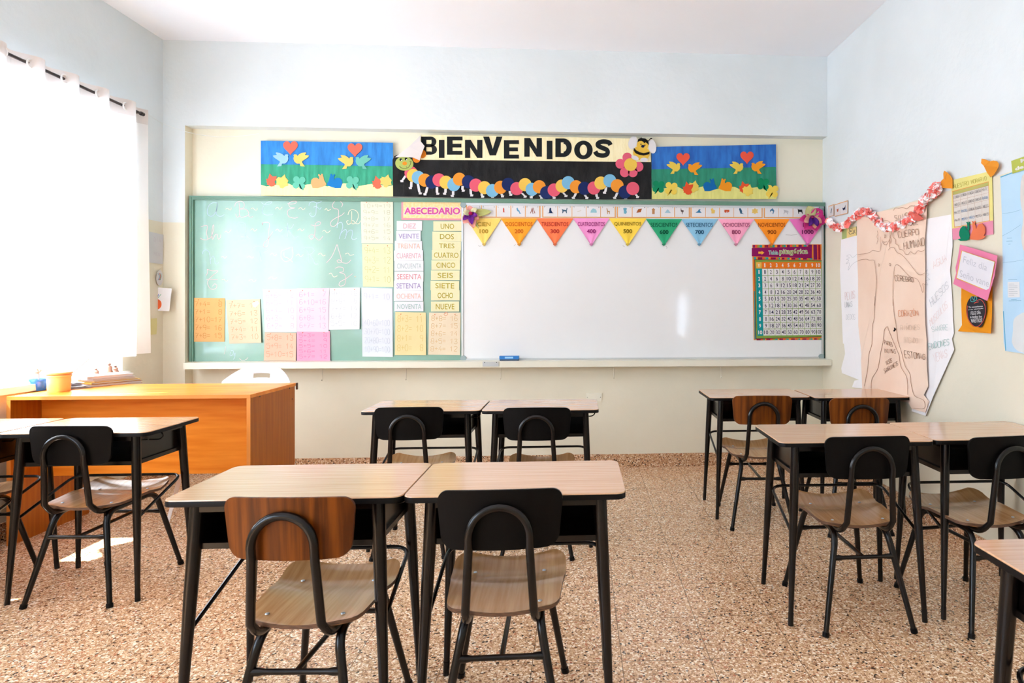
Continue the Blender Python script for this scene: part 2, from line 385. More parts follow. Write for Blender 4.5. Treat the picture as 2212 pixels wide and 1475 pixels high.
# rear wall behind the camera, with a narrow slot left open between two shutters
m = MB(); sx0, sx1, sz0, sz1 = 1.79, 1.93, .74, 1.46
m.box(XL - .2, sx0, YR - .2, YR, 0, ZC); m.box(sx1, 2.3, YR - .2, YR, 0, ZC); m.box(sx0, sx1, YR - .2, YR, 0, sz0); m.box(sx0, sx1, YR - .2, YR, sz1, ZC)
struct(m.build('wall_rear', WALL))
m = MB(); m.box(PX, XR(YB) - .012, YB - .011, YB, 0, .1)
struct(m.build('baseboard_front', BASEM))
m = MB(); m.box(XL, XL + .011, YR, YF, 0, .1); m.box(XL, PX, YF - .011, YF, 0, .1); struct(m.build('baseboard_left', BASEM))
m = MB(); m.box(-2.775, XR(4.74) - .004, 4.742, YB, .779, .823); struct(m.build('trim_1', LEDGE), 'cream painted chalk ledge running below both boards')
# windows
GLASS = glass_mat(); WFR = mat('white_window_frame', (232, 232, 228), rough=.4)
for k, w in ((1, W1), (2, W2)):
    m = MB(); xa, xb = XL - .14, XL - .08; y0, y1, z0, z1 = w
    m.box(xa, xb, y0, y0 + .05, z0, z1); m.box(xa, xb, y1 - .05, y1, z0, z1); m.box(xa, xb, y0 + .05, y1 - .05, z0, z0 + .05); m.box(xa, xb, y0 + .05, y1 - .05, z1 - .05, z1)
    for t in (1 / 3, 2 / 3):
        yy = y0 + (y1 - y0) * t; m.box(xa, xb, yy - .025, yy + .025, z0 + .05, z1 - .05)
    wf = struct(m.build('window_%d' % k, WFR))
    m = MB(); m.box(XL - .113, XL - .107, y0 + .04, y1 - .04, z0 + .04, z1 - .04); p_ = m.build('window_pane', GLASS, wf)
m = MB(); m.box(XL - .075, XL + .03, W1[0] - .03, W1[1] + .03, W1[2] - .03, W1[2] + .006); struct(m.build('trim_2', WFR), 'white window sill above the teacher desk')

# ---------------------------------------------------------------- curtain, rod, wire
XC = XL + .085
SHEER = curtain_mat('white_sheer_curtain', (246, 240, 236), .62); HEADER = curtain_mat('curtain_header_tape', (226, 216, 210), .3)
RODM = mat('dark_metal_rod', (70, 60, 58), rough=.35, metal=.6); WHITEPL = mat('white_plastic', (240, 240, 240), rough=.3)
gy = [ray(x, y) for x, y in ((2, 107), (62, 143), (135, 175), (209, 206), (268, 233))]
gy = [r.y * (XC / r.x) for r in gy]                                   # grommet positions along the rod
def curtain(name, ya, yb, y_ref, per, zb, label, extra=0.0):
    nu = 140; zs = [2.535, 2.52, 2.50, 2.48, 2.455, 2.435] + [2.43 + (zb - 2.43) * (k / 24) for k in range(25)]
    v = []; f = []; fm = []; ph0 = (ya - y_ref)
    for j, z in enumerate(zs):
        t = max(0, (2.43 - z) / 1.5)
        for i in range(nu + 1):
            y = ya + (yb - ya) * i / nu
            a = .034 * (1 + .3 * t); s = math.sin(2 * math.pi * (y - y_ref) / per + .35 * t * math.sin(3 * y))
            x = XC + a * s + .008 * t * math.sin(11 * y + 2 * z) + extra
            v.append((x, y + .012 * t * math.sin(5 * y), z + (.006 * math.sin(7 * y) if j == len(zs) - 1 else 0)))
    for j in range(len(zs) - 1):
        for i in range(nu):
            a = j * (nu + 1) + i; f.append((a, a + 1, a + nu + 2, a + nu + 1)); fm.append(1 if zs[j] > 2.44 else 0)
    o = obj(name, v, f, [SHEER, HEADER], fm=fm, smooth=True, ang=180)
    tag(o, label, 'curtain', 'sheer curtains on the left wall'); return o
per = (gy[4] - gy[1]) / 3
cu1 = curtain('sheer_curtain', 3.475, 4.535, gy[2], per, .905, 'white sheer grommet curtain nearest the front corner, over the teacher desk')
cu2 = curtain('sheer_curtain', 2.12, 3.462, gy[2] + .02, per, .935, 'white sheer curtain cut off by the left photo edge', -.014)
for y in gy:
    g_ = MB(); g_.tube([(XC + .010, y + .022 * math.cos(a), 2.49 + .022 * math.sin(a)) for a in [2 * math.pi * k / 20 for k in range(20)]], .005, 8, closed=True)
    g_.build('grommet', WHITEPL, cu1, smooth=True)
m = MB(); m.tube([(XC, 2.0, 2.492), (XC, 4.47, 2.492)], .0085, 12)
rod = tag(m.build('curtain_rod', RODM, smooth=True), 'dark metal rod threaded through the white curtain grommets', 'curtain rod')
m = MB(); m.tube([(XC, 4.49, 2.492), (XC, 4.465, 2.492)], .013, 12); m.build('rod_end', RODM, rod, smooth=True)
m = MB(); m.tube([(XL, 4.45, 2.492), (XC, 4.45, 2.492)], .006, 8); m.build('rod_bracket', RODM, rod)
wp = [(331, 258), (350, 266), (375, 276), (400, 284), (430, 291), (470, 296), (510, 295), (545, 291), (560, 288)]
P3 = [Vector((XL + .006, 4.66, LEFT.p(331, 258).z + .02))]
for i, (x, y) in enumerate(wp[1:]): P3.append(BEAM.p(x, y, .02))
m = MB(); m.tube(P3, .0016, 5); tag(m.build('wire', mat('white_wire', (225, 228, 226))), 'thin white wire sagging across the niche corner above the chalkboard', 'wire')

# ---------------------------------------------------------------- boards
BY = YB - .045      # board face distance
def boardbox(mb, x0, y0, x1, y1, off0, off1, mi=0):
    a = [FRONT.p(*q, off1) for q in ((x0, y0), (x1, y0), (x1, y1), (x0, y1))]; X0, X1 = a[0].x, a[1].x; Z1, Z0 = (a[0].z + a[1].z) / 2, (a[2].z + a[3].z) / 2
    mb.box(min(X0, X1), max(X0, X1), YB - off1, YB - off0, Z0, Z1, mi)
O1 = .045
cb = empty('chalkboard', FRONT.p(700, 777, .03)); tag(cb, 'green chalkboard in a green wooden frame, left of the whiteboard', 'chalkboard')
L0 = cb.location
ZT = FRONT.p(997, 429.5, O1).z; ZB = .8235
xl = FRONT.p(411, 600, O1).x; xm = FRONT.p(997, 600, O1).x; xr = FRONT.p(1790, 600, O1).x; xr = min(xr, XR(YB) - .003)
m = MB(); m.box(xl + .02, xm, YB - O1, YB - .004, ZB, ZT - .02); m.build('board_surface', GREENB, cb, loc=L0)
m = MB(); m.box(xl, xl + .028, YB - O1 - .014, YB - .002, ZB, ZT); m.box(xl + .028, xm + .0, YB - O1 - .014, YB - .002, ZT - .028, ZT)
m.box(xl + .012, xl + .017, YB - O1 - .018, YB - O1 - .014, ZB, ZT - .01); m.box(xl + .02, xm, YB - O1 - .018, YB - O1 - .014, ZT - .017, ZT - .012)
m.build('board_frame', GREENF, cb, loc=L0)
wb = empty('whiteboard', FRONT.p(1390, 777, .03)); tag(wb, 'large white dry-erase board with thin aluminium frame', 'whiteboard')
L1 = wb.location
m = MB(); m.box(xm + .012, xr - .012, YB - O1 - .001, YB - .004, ZB + .012, ZT - .045); m.build('board_surface', WHITEB, wb, loc=L1)
m = MB(); m.box(xm + .0005, xm + .0125, YB - O1 - .008, YB - .004, ZB + .0, ZT - .03); m.box(xr - .0245, xr - .0085, YB - O1 - .008, YB - .004, ZB, ZT - .03)
m.box(xm + .0125, xr - .0245, YB - O1 - .008, YB - .004, ZB, ZB + .012); m.box(xm + .0125, xr - .0245, YB - O1 - .008, YB - .004, ZT - .047, ZT - .03); m.build('aluminium_frame', ALU, wb, loc=L1)
m = MB(); m.box(xm + .0005, xr, YB - O1 - .014, YB - .002, ZT - .0295, ZT); m.build('top_rail', GREENF, wb, loc=L1)
m = MB(); m.box(xr - .008, xr, YB - O1 - .012, YB - .002, ZB, ZT - .03); m.build('side_rail', DARKGAP, wb, loc=L1)
CAPM = mat('grey_plastic', (140, 156, 158), rough=.4)
for cx_, cz_ in ((xm + .014, ZT - .045), (xr - .026, ZT - .045), (xm + .014, ZB + .012), (xr - .026, ZB + .012)):
    m = MB(); m.tube([(cx_, YB - O1 - .012, cz_), (cx_, YB - O1 - .0, cz_)], .022, 16); m.build('corner_cap', CAPM, wb, loc=L1)
SCRB = ink((190, 190, 190))
m = MB()
for q in ([(1033, 530), (1036, 532), (1040, 531)], [(1438, 531), (1441, 534), (1440, 537)], [(1110, 531), (1114, 528)], [(1697, 507), (1710, 508), (1722, 506)], [(1782, 744), (1785, 752), (1781, 755)], [(1345, 530), (1349, 533)]):
    ribbon(m, FRONT, q, 1.0, O1 + .0016)
m.build('marker_traces', SCRB, wb, loc=L1)
# chalk writing, traced as pen strokes
def zq(s): return [tuple(float(t) for t in p.split(',')) for p in s.split()]
CHALK = {'chalk_blue': ((200, 226, 244), ["395,105 345,100 295,130 272,190 275,240 310,268 350,250 380,200 398,110 385,170 380,230 400,260 440,268 478,245",
  "935,100 975,125 1030,120 1062,95 1020,92 975,120 948,180 950,230 1000,252 1075,245", "1515,140 1530,100 1570,88 1620,105 1675,82",
  "1612,108 1605,180 1600,240 1570,272 1535,260 1525,232 1545,228", "1570,155 1610,150 1650,180 1668,155", "1860,410 1870,360 1915,342 1930,400 1905,480 1888,545",
  "1905,480 1940,440 1975,435 1975,490 1955,545", "1965,490 2010,440 2045,440 2050,480 2040,530 2060,552 2105,538", "210,730 225,690 265,680 298,720 305,790 312,850",
  "310,800 340,755 362,790 368,840 395,850 410,825", "640,345 640,400", "642,350 735,355 735,440 740,530 690,545", "655,500 700,520 740,500 790,540", "1255,350 1258,430 1255,520", "1330,365 1290,420 1225,400", "1250,420 1300,480 1340,530 1390,510", "1185,500 1210,525 1240,520",
  "820,700 840,650 900,640 980,650 1005,690 960,710", "915,690 925,780 930,820", "1435,670 1500,645 1560,655 1580,690 1540,730 1490,735", "1505,690 1510,780 1515,840", "1530,740 1570,800 1590,850 1630,850"]),
 'chalk_pink': ((240, 214, 216), ["660,100 665,180 662,260 635,278 620,240", "608,150 620,105 680,82 722,110 715,160 670,178 740,180 775,215 770,255 700,278 655,262", "770,255 800,278 830,270",
  "1255,110 1300,118 1350,108 1362,85 1310,85 1272,110 1285,155 1345,165 1280,180 1252,215 1270,270 1340,290 1385,275",
  "1915,155 1928,115 1890,78 1840,80 1805,125 1820,170 1875,185 1878,260 1870,340 1830,388 1785,380 1790,330 1850,285 1915,255 1950,222",
  "192,395 270,383 262,470 275,548 230,556 185,535", "275,548 320,520 350,420 345,370 328,440 335,550 370,490 395,495 405,545 430,530 436,490",
  "942,345 948,375 955,345 1030,350 1025,440 1022,560 1005,635 965,640 965,600 1020,540 1075,455", "1540,370 1590,385 1640,375 1662,345 1625,335 1592,370 1590,440 1580,520 1545,548 1515,510 1560,490 1600,530 1640,560 1690,510",
  "1730,838 1790,770 1830,690 1860,615 1880,680 1905,760 1915,825 1880,835 1860,812 1890,800 1930,835 1990,840 2032,800", "270,912 275,950 258,995", "272,915 330,935 402,938 340,990 290,1040 275,1090 310,1155 370,1155 388,1115 360,1095 335,1125",
  "258,1035 330,1045 400,1043", "1835,905 1880,888 1935,900 1935,945 1890,955 1950,975 1965,1030 1955,1100 1910,1122 1885,1110 1900,1070 1970,1030 2050,970", "1310,640 1320,740 1290,800 1220,820 1175,760 1180,700 1215,680 1290,650", "1210,710 1215,760 1260,780 1320,830"]),
 'chalk_yellow': ((244, 240, 214), ["495,180 520,170 545,190 560,185 565,160", "805,180 830,165 855,190 880,188 882,165", "1105,180 1130,155 1160,182 1188,152", "1388,180 1415,160 1445,188 1472,162", "1708,192 1730,172 1750,198 1785,180",
  "482,465 505,450 530,468 565,430", "800,440 830,420 850,450 880,425", "1105,442 1135,425 1160,452 1190,428", "1378,440 1410,420 1430,448 1460,420", "1680,452 1710,440 1740,470 1780,442",
  "438,768 465,762 485,782 508,758", "760,770 790,755 815,780 840,765", "1040,740 1070,722 1095,750 1125,730", "1355,750 1390,732 1415,760 1447,735", "1628,735 1660,718 1690,752 1720,740", "1960,730 1995,718 2020,745 2068,735",
  "450,1045 475,1038 500,1062 525,1050", "780,1055 815,1042 840,1065 870,1050", "1020,1030 1060,1010 1085,1035 1125,1018", "1760,975 1790,965 1820,1010 1865,995", "2075,1000 2090,1012 2085,1004",
  "1995,250 2010,205 2055,185 2110,215 2120,280 2090,345 2050,360 2035,330 2060,320 2090,355 2130,355 2148,320", "2040,205 2040,290 2035,345 1995,365 1978,330 2000,318"])}
for nm, (col, strokes) in CHALK.items():
    for st in strokes:
        q = [(400 + x / 5.672, 420 + y / 5.672) for x, y in zq(st)]
        m = MB(); ribbon(m, FRONT, smooth2(q, 5), 1.25, O1 + .0006); m.build('chalk_tilde' if nm == 'chalk_yellow' else 'chalk_letter', ink(col), cb, loc=L0)
    if nm == 'chalk_yellow': continue
    m = MB()
    if nm == 'chalk_pink':
        for q in ([(487, 748), (486, 758), (484, 765)], [(517, 774), (524, 779), (532, 776), (536, 772)]): ribbon(m, FRONT, smooth2(q, 4), .8, O1 + .0006)
    if nm == 'chalk_blue':
        for q in ([(498, 760), (497, 768), (503, 766), (504, 758), (499, 757)], [(505, 768), (508, 762), (507, 772), (504, 776)]): ribbon(m, FRONT, smooth2(q, 4), .8, O1 + .0006)
    m.build('chalk_doodle', ink(col), cb, loc=L0)

# ---------------------------------------------------------------- papers pinned to the chalkboard
PO = O1 + .003
def card(name, quad, rgb, label, cat, group, curlf=None, off=PO, th=.0006, pl=FRONT, nu=6, nv=8):
    c = sum((pl.p(*q, off) for q in quad), Vector()) / 4
    m = MB(); sheet(m, pl, quad, off, th, nu, nv, curlf)
    o = m.build(name, paper(rgb), loc=c, smooth=True, ang=30); tag(o, label, cat, group); return o, c
def R4(x0, y0, x1, y1, dx=0): return [(x0, y0), (x1, y0 + 0), (x1 + dx, y1), (x0 + dx, y1)]
PINM = mat('orange_pin', (226, 110, 60), rough=.4)
sums = [
 ([(416, 643), (486, 644), (485, 738), (417, 738)], (248, 190, 124), (206, 140, 70), ["7+4=  8", "7+1=  8", "7+10=17", "7+9= 16", "7+8= 15"], 'bright orange handwritten sums sheet, first from the left on the chalkboard', .001),
 ([(488, 648), (562, 646), (566, 740), (496, 742)], (252, 218, 186), (216, 170, 130), ["7+7= 14", "7+6= 13", "7+5= 12", "7+4= 11", "7+3= 10"], 'pale orange handwritten sums sheet with a torn white patch, slightly tilted', .010),
 ([(568, 625), (641, 624), (642, 717), (572, 717)], (250, 238, 246), (232, 188, 206), ["6+6= 12", "6+5= 11", "6+4= 10", "6+3=  9", "6+2=  8"], 'very pale pink sums sheet above the salmon one', .003),
 ([(641, 623), (711, 622), (710, 717), (642, 716)], (248, 218, 234), (226, 176, 200), ["6+1=  7", "6+10=16", "6+9= 15", "6+8= 14", "6+7= 13"], 'light pink sums sheet above the deep pink one', .003),
 ([(711, 622), (778, 621), (778, 711), (710, 712)], (244, 246, 248), (204, 208, 214), ["9+9= 18", "8+8= 16", "7+7= 14", "6+6= 12", "5+5= 10"], 'white sums sheet with curled rounded corners left of the tall white sheet', .012),
 ([(572, 718), (640, 719), (640, 779), (570, 779)], (248, 196, 170), (222, 150, 120), ["5+8= 13", "5+9= 14", "5+10=15"], 'salmon sums sheet standing on the ledge below the pale pink one', .008),
 ([(641, 716), (713, 715), (714, 779), (641, 779)], (248, 172, 200), (226, 130, 168), ["5+3=  8", "5+4=  9", "5+5= 10", "5+6= 11", "5+7= 12"], 'deep pink sums sheet standing on the ledge', .006),
 ([(779, 433), (849, 433), (850, 526), (781, 525)], (242, 244, 222), (198, 200, 168), ["10+9=19", "9+9= 18", "9+8= 17", "9+7= 16", "9+6= 15", "9+5= 14"], 'pale ivory sums sheet at the top beside the title card', .003),
 ([(782, 526), (849, 527), (850, 620), (784, 619)], (240, 242, 196), (208, 208, 140), ["9+4= 13", "9+3= 12", "9+2= 11", "9+1= 10"], 'pale yellow sums sheet hanging in the middle of its column', .004),
 ([(781, 621), (848, 623), (849, 771), (783, 770)], (236, 240, 248), (206, 212, 224), ["9+1= 10", "", "", "40+60=100", "30+70=100", "20+80=100", "10+90=100"], 'tall bluish white sums sheet at the bottom of its column', .005),
 ([(854, 674), (920, 675), (921, 767), (853, 767)], (248, 228, 172), (228, 196, 120), ["8+3= 11", "8+2= 10", "8+1=  9", "8+0=  8"], 'pale yellow orange sums sheet under the card NOVENTA', .008),
 ([(927, 675), (995, 675), (994, 767), (925, 766)], (250, 232, 200), (230, 188, 128), ["8+8= 16", "8+7= 15", "8+6= 14", "8+5= 13", "8+4= 12"], 'cream sums sheet with an orange scribble under the card NUEVE', .003)]
rs = random.Random(3)
for k, (quad, col, ic, lines, lab, cl) in enumerate(sums):
    def cf(u, w, cl=cl): return cl * (max(0, u * 1.5 - .5) ** 2 * (.35 + .65 * w) + .25 * w * w)
    o, c = card('sums_sheet', quad, col, lab, 'paper sheet', 'handwritten sums sheets on the chalkboard', cf, off=PO + (.002 if k in (3, 6) else 0))
    m = MB(); n = len(lines)
    def crv(x, y, quad=quad, cf=cf):
        u = min(1, max(0, (x - quad[0][0]) / (quad[1][0] - quad[0][0]))); w = min(1, max(0, (y - quad[0][1]) / (quad[3][1] - quad[0][1]))); return cf(u, w)
    for i, s in enumerate(lines):
        if not s.strip(): continue
        w0 = .08 + i * .9 / n; w1 = w0 + .62 / n * (.9)
        qq = [quadmap(quad, .08, w0), quadmap(quad, .9, w0), quadmap(quad, .9, w1), quadmap(quad, .08, w1)]
        hand(m, FRONT, s, qq, .8, PO + .0008 + (.002 if k in (3, 6) else 0), jit=.3, rnd=rs, crv=crv)
    m.build('handwriting', ink(ic), o, loc=c)
    for u in (.18, .82):
        if k == 9: continue
        q = FRONT.p(*quadmap(quad, u, .045), PO + .001); m = MB(); m.lathe([(0.0035, 0), (.003, .003), (.0001, .004)], n=8)
        m.v = [Vector((a.x, -a.z, a.y)) + q for a in m.v]; m.build('pin', PINM, o, loc=c)
    if k == 1:
        m = MB(); cut(m, FRONT, [(545, 655), (556, 650), (560, 655), (552, 664), (547, 662)], PO + .004, .0006); m.build('torn_tape', paper((248, 246, 244)), o, loc=c)
    if k == 11:
        m = MB(); ribbon(m, FRONT, smooth2([(960, 676), (965, 674), (967, 679), (962, 682), (959, 678), (964, 677)], 4), .9, PO + .001); m.build('scribble', ink((236, 150, 110)), o, loc=c)
# number word cards
left_w = [("DIEZ", (857, 477, 912, 498), (240, 190, 196)), ("VEINTE", (856, 499, 909, 520), (176, 160, 210)), ("TREINTA", (853, 520, 912, 541), (250, 206, 184)), ("CUARENTA", (851, 541, 914, 563), (244, 196, 204)),
 ("CINCUENTA", (852, 563, 915, 585), (196, 214, 214)), ("SESENTA", (852, 586, 915, 608), (242, 168, 172)), ("SETENTA", (851, 606, 914, 628), (178, 160, 208)), ("OCHENTA", (851, 628, 914, 650), (250, 204, 186)), ("NOVENTA", (852, 651, 915, 672), (176, 206, 200))]
for i, (s, (x0, y0, x1, y1), ic) in enumerate(left_w):
    d = rs.uniform(-.6, .8); quad = [(x0, y0), (x1, y0 + d), (x1, y1 + d), (x0, y1)]
    def cf(u, w): return .003 * u * u + .001 * w
    o, c = card('number_card', quad, (244, 245, 250), 'white number card with pastel letters reading ' + s, 'card', 'number word cards on the chalkboard', cf, off=PO + i * .0002, nu=6, nv=2)
    m = MB(); text(m, FRONT, s, [quadmap(quad, a, b) for a, b in ((.09, .27), (.93, .27), (.93, .78), (.09, .78))] if len(s) > 5 else [quadmap(quad, a, b) for a, b in ((.26, .27), (.76, .27), (.76, .78), (.26, .78))], PO + i * .0002 + .0006, .004, crv=lambda u, w: .003 * (.09 + .84 * u) ** 2 + .0012)
    m.build('printed_word', ink(ic), o, loc=c)
right_w = [("UNO", (936, 478, 997, 499)), ("DOS", (934, 500, 997, 521)), ("TRES", (934, 521, 996, 540)), ("CUATRO", (933, 540, 995, 561)), ("CINCO", (932, 562, 994, 583)), ("SEIS", (931, 584, 993, 605)), ("SIETE", (930, 606, 992, 627)), ("OCHO", (931, 627, 993, 649)), ("NUEVE", (931, 651, 992, 673))]
for i, (s, (x0, y0, x1, y1)) in enumerate(right_w):
    d = rs.uniform(-.3, 1.0); quad = [(x0, y0), (x1, y0 + d), (x1, y1 + d), (x0, y1)]
    o, c = card('number_card', quad, (246, 242, 196), 'pale yellow number card with olive letters reading ' + s, 'card', 'number word cards on the chalkboard', lambda u, w: .004 * u * u + .001 * w, off=PO + i * .0002, nu=6, nv=2)
    wd_ = {3: .48, 4: .54, 5: .66, 6: .86}[len(s)] / 2
    m = MB(); text(m, FRONT, s, [quadmap(quad, a, b) for a, b in ((.5 - wd_, .24), (.5 + wd_, .24), (.5 + wd_, .78), (.5 - wd_, .78))], PO + i * .0002 + .0006, .006, crv=lambda u, w, h=wd_: .004 * (.5 - h + 2 * h * u) ** 2 + .0012)
    m.build('printed_word', ink((198, 180, 72)), o, loc=c)
# ABECEDARIO title
quad = [(867, 432), (999, 433), (999, 476), (867, 475)]
o, c = card('title_card', quad, (244, 164, 178), 'pink and orange title card reading ABECEDARIO', 'card', None)
m = MB(); sheet(m, FRONT, [(871, 436), (996, 437), (996, 472), (871, 471)], PO + .0004, .0003, 2, 2)
m.build('inner_panel', mat('orange_printed_paper', (250, 196, 130), rough=.6, rgb2=(252, 214, 164), vscale=60), o, loc=c)
m = MB(); text(m, FRONT, "ABECEDARIO", (871.5, 446.5, 995.5, 464.5), PO + .0010, .06); m.build('letter_outline', ink((252, 236, 240)), o, loc=c)
m = MB(); text(m, FRONT, "ABECEDARIO", (873, 448, 994, 463), PO + .0014, .035); m.build('lettering', ink((222, 92, 170)), o, loc=c)

# ---------------------------------------------------------------- alphabet strips above the whiteboard
PIC = {  # small drawings on a 10 x 10 grid
 'rocket': ((214, 80, 60), ["5,0 6,2 6,6 7,8 5,7 4,9 4,6 4,2"]), 'mermaid': ((110, 176, 214), ["2,1 4,0 5,3 7,5 8,8 10,9 7,10 6,7 3,5"]), 'pencils': ((150, 80, 56), ["4,0 5,1 2,9 1,9", "5,0 6,0 9,9 8,9", "4,3 5,2 6,10 5,10"]),
 'seal': ((36, 56, 96), ["4,0 6,1 6,4 8,8 10,9 0,9 3,8 3,4"]), 'cat': ((70, 100, 126), ["0,2 2,3 7,4 8,0 9,1 8,5 8,9 7,9 6,6 3,6 2,9 1,9 1,5"]), 'thread': ((224, 214, 196), ["2,6 8,4 8,5 2,7"]), 'igloo': ((160, 208, 220), ["0,8 1,4 4,1 8,2 10,5 10,8"]),
 'giraffe': ((190, 140, 80), ["3,0 4,1 5,5 8,5 8,10 7,10 7,7 5,7 5,10 4,10 4,6 3,2"]), 'koala': ((120, 184, 208), ["2,1 4,0 6,0 8,1 7,4 8,7 6,10 3,9 3,5"]), 'book': ((176, 100, 54), ["3,2 9,1 7,7 0,8"]), 'windmill': ((206, 150, 100), ["5,0 8,3 7,4 7,10 3,10 3,4 2,3"]),
 'mountain': ((168, 204, 220), ["0,8 3,4 5,2 7,4 10,8"]), 'ostrich': ((110, 96, 96), ["3,0 4,1 4,3 8,4 7,7 6,7 6,10 5,10 5,7 3,5"]), 'wave': ((60, 140, 190), ["0,8 4,5 6,2 9,3 7,4 8,6 10,8"]), 'duck': ((244, 206, 110), ["3,1 5,0 6,3 9,4 8,9 3,9 3,5 2,3"]), 'cheese': ((210, 90, 50), ["1,3 9,3 9,6 6,8 5,5 4,8 1,7"]),
 'mouse': ((66, 110, 140), ["3,0 5,1 7,5 7,8 10,10 4,9 3,5 2,2"]), 'sun_face': ((252, 214, 120), ["5,0 7,2 10,2 9,5 10,8 7,8 5,10 3,8 0,8 1,5 0,2 3,2"]), 'dolphin': ((80, 130, 170), ["2,3 6,0 9,4 7,10 6,9 7,5 4,4 2,7"]), 'horse': ((200, 200, 206), ["1,2 3,3 8,4 10,7 8,6 8,10 7,10 6,7 3,7 2,10 1,10 2,5"]), 'cow': ((40, 36, 40), ["1,1 3,2 8,2 9,9 8,9 7,6 3,6 3,9 2,9"]),
 'bananas': ((60, 60, 60), ["3,6 5,4 7,6"]), 'screw': ((70, 100, 110), ["3,9 6,0 8,1 5,10"]), 'yogurt': ((210, 110, 80), ["2,4 8,3 7,8 4,9"]), 'fox': ((30, 40, 80), ["1,3 3,5 7,4 9,0 9,2 8,9 7,9 6,7 4,9 3,9 2,6"])}
def strip(cells, y0, y1, letters, pics, label, pl=FRONT, off=O1 + .004):
    x0 = cells[0][0] - 2.4; x1 = cells[-1][1] + 2.4; quad = [(x0, y0), (x1, y0 + .004 * (x1 - x0)), (x1, y1 + .004 * (x1 - x0)), (x0, y1)]
    if pl is RIGHT: quad = cells[0][4] if len(cells[0]) > 4 else quad
    o, c = card('alphabet_strip', quad, (248, 180, 112), label, 'alphabet strip', 'illustrated alphabet strips', off=off)
    for (cx0, cx1), L_, pc in zip([q[:2] for q in cells], letters, pics):
        u0 = (cx0 - x0) / (x1 - x0); u1 = (cx1 - x0) / (x1 - x0)
        q = [quadmap(quad, a, b) for a, b in ((u0, .1), (u1, .1), (u1, .92), (u0, .92))]
        m = MB(); sheet(m, pl, q, off + .0005, .0004, 1, 1); cc = m.build('picture_card', paper((246, 245, 247)), o, loc=c)
        m = MB(); text(m, pl, L_, [quadmap(q, a, b) for a, b in ((.06, .05), (.15, .05), (.15, .2), (.06, .2))], off + .0009); text(m, pl, L_.lower(), [quadmap(q, a, b) for a, b in ((.86, .07), (.93, .07), (.93, .2), (.86, .2))], off + .0009)
        m.build('letter', ink((150, 150, 156)), cc, loc=c)
        col, sh = PIC[pc]; m = MB()
        for s in sh: cut(m, pl, [quadmap(q, .28 + .46 * x / 10, .2 + .55 * y / 10) for x, y in zq(s)], off + .0010, .0002)
        m.build('drawing', ink(col), cc, loc=c)
sc1 = [(1009, 1039.5), (1041, 1071), (1073, 1102.5), (1104.4, 1134), (1135.7, 1165)]
strip(sc1, 440, 470, "ABCDE", ['rocket', 'bananas', 'rocket', 'mermaid', 'pencils'], 'alphabet strip A to E, partly behind the left paper flower')
strip([(1173.7, 1204), (1205, 1235), (1236.3, 1265.7), (1267, 1296.7), (1298, 1327.8)], 440.5, 470, "FGHIJ", ['seal', 'cat', 'thread', 'igloo', 'giraffe'], 'alphabet strip with seal, cat, igloo and giraffe drawings')
strip([(1335, 1364.9), (1366.4, 1395.8), (1396.4, 1426), (1427.8, 1456.3), (1458, 1487.7)], 441, 470.5, "KLMNÑ", ['koala', 'book', 'windmill', 'mountain', 'ostrich'], 'alphabet strip with koala, book, windmill and mountain drawings')
strip([(1494, 1523.5), (1524.7, 1553.6), (1555.3, 1584.4), (1585.5, 1614.8), (1615.9, 1645)], 441, 470.5, "OPQRS", ['wave', 'duck', 'cheese', 'mouse', 'sun_face'], 'alphabet strip with wave, duck, cheese, mouse and sun drawings')
strip([(1652.4, 1681.8), (1682.8, 1712.4), (1713.6, 1743), (1744.5, 1774)], 442, 471, "TUVW", ['dolphin', 'horse', 'cow', 'rocket'], 'alphabet strip with dolphin, horse and cow, partly behind the magenta paper flower')
for q, L_, pc, lab in (([(1789.5, 445), (1801, 441), (1801, 466), (1790, 469)], 'X', 'screw', 'narrow alphabet card with a screw drawing in the wall corner'),
                       ([(1802, 442), (1815, 437.5), (1816.5, 464), (1803, 468)], 'Y', 'yogurt', 'alphabet card with a small red cup drawing on the right wall'),
                       ([(1813.5, 438), (1831.5, 432.5), (1831, 460.5), (1815.5, 465)], 'Z', 'fox', 'alphabet card with a dark blue fox drawing, last on the right wall')):
    o, c = card('alphabet_card', q, (246, 186, 130), lab, 'card', 'alphabet cards on the right wall', pl=RIGHT, off=.006, nu=2, nv=2)
    qq = [quadmap(q, a, b) for a, b in ((.05, .07), (.95, .07), (.95, .95), (.05, .95))]
    m = MB(); sheet(m, RIGHT, qq, .0066, .0004, 1, 1); m.build('picture_card', paper((238, 236, 238)), o, loc=c)
    m = MB()
    for s in PIC[pc][1]: cut(m, RIGHT, [quadmap(qq, .2 + .6 * x / 10, .25 + .5 * y / 10) for x, y in zq(s)], .0072, .0002)
    m.build('drawing', ink(PIC[pc][0]), o, loc=c)

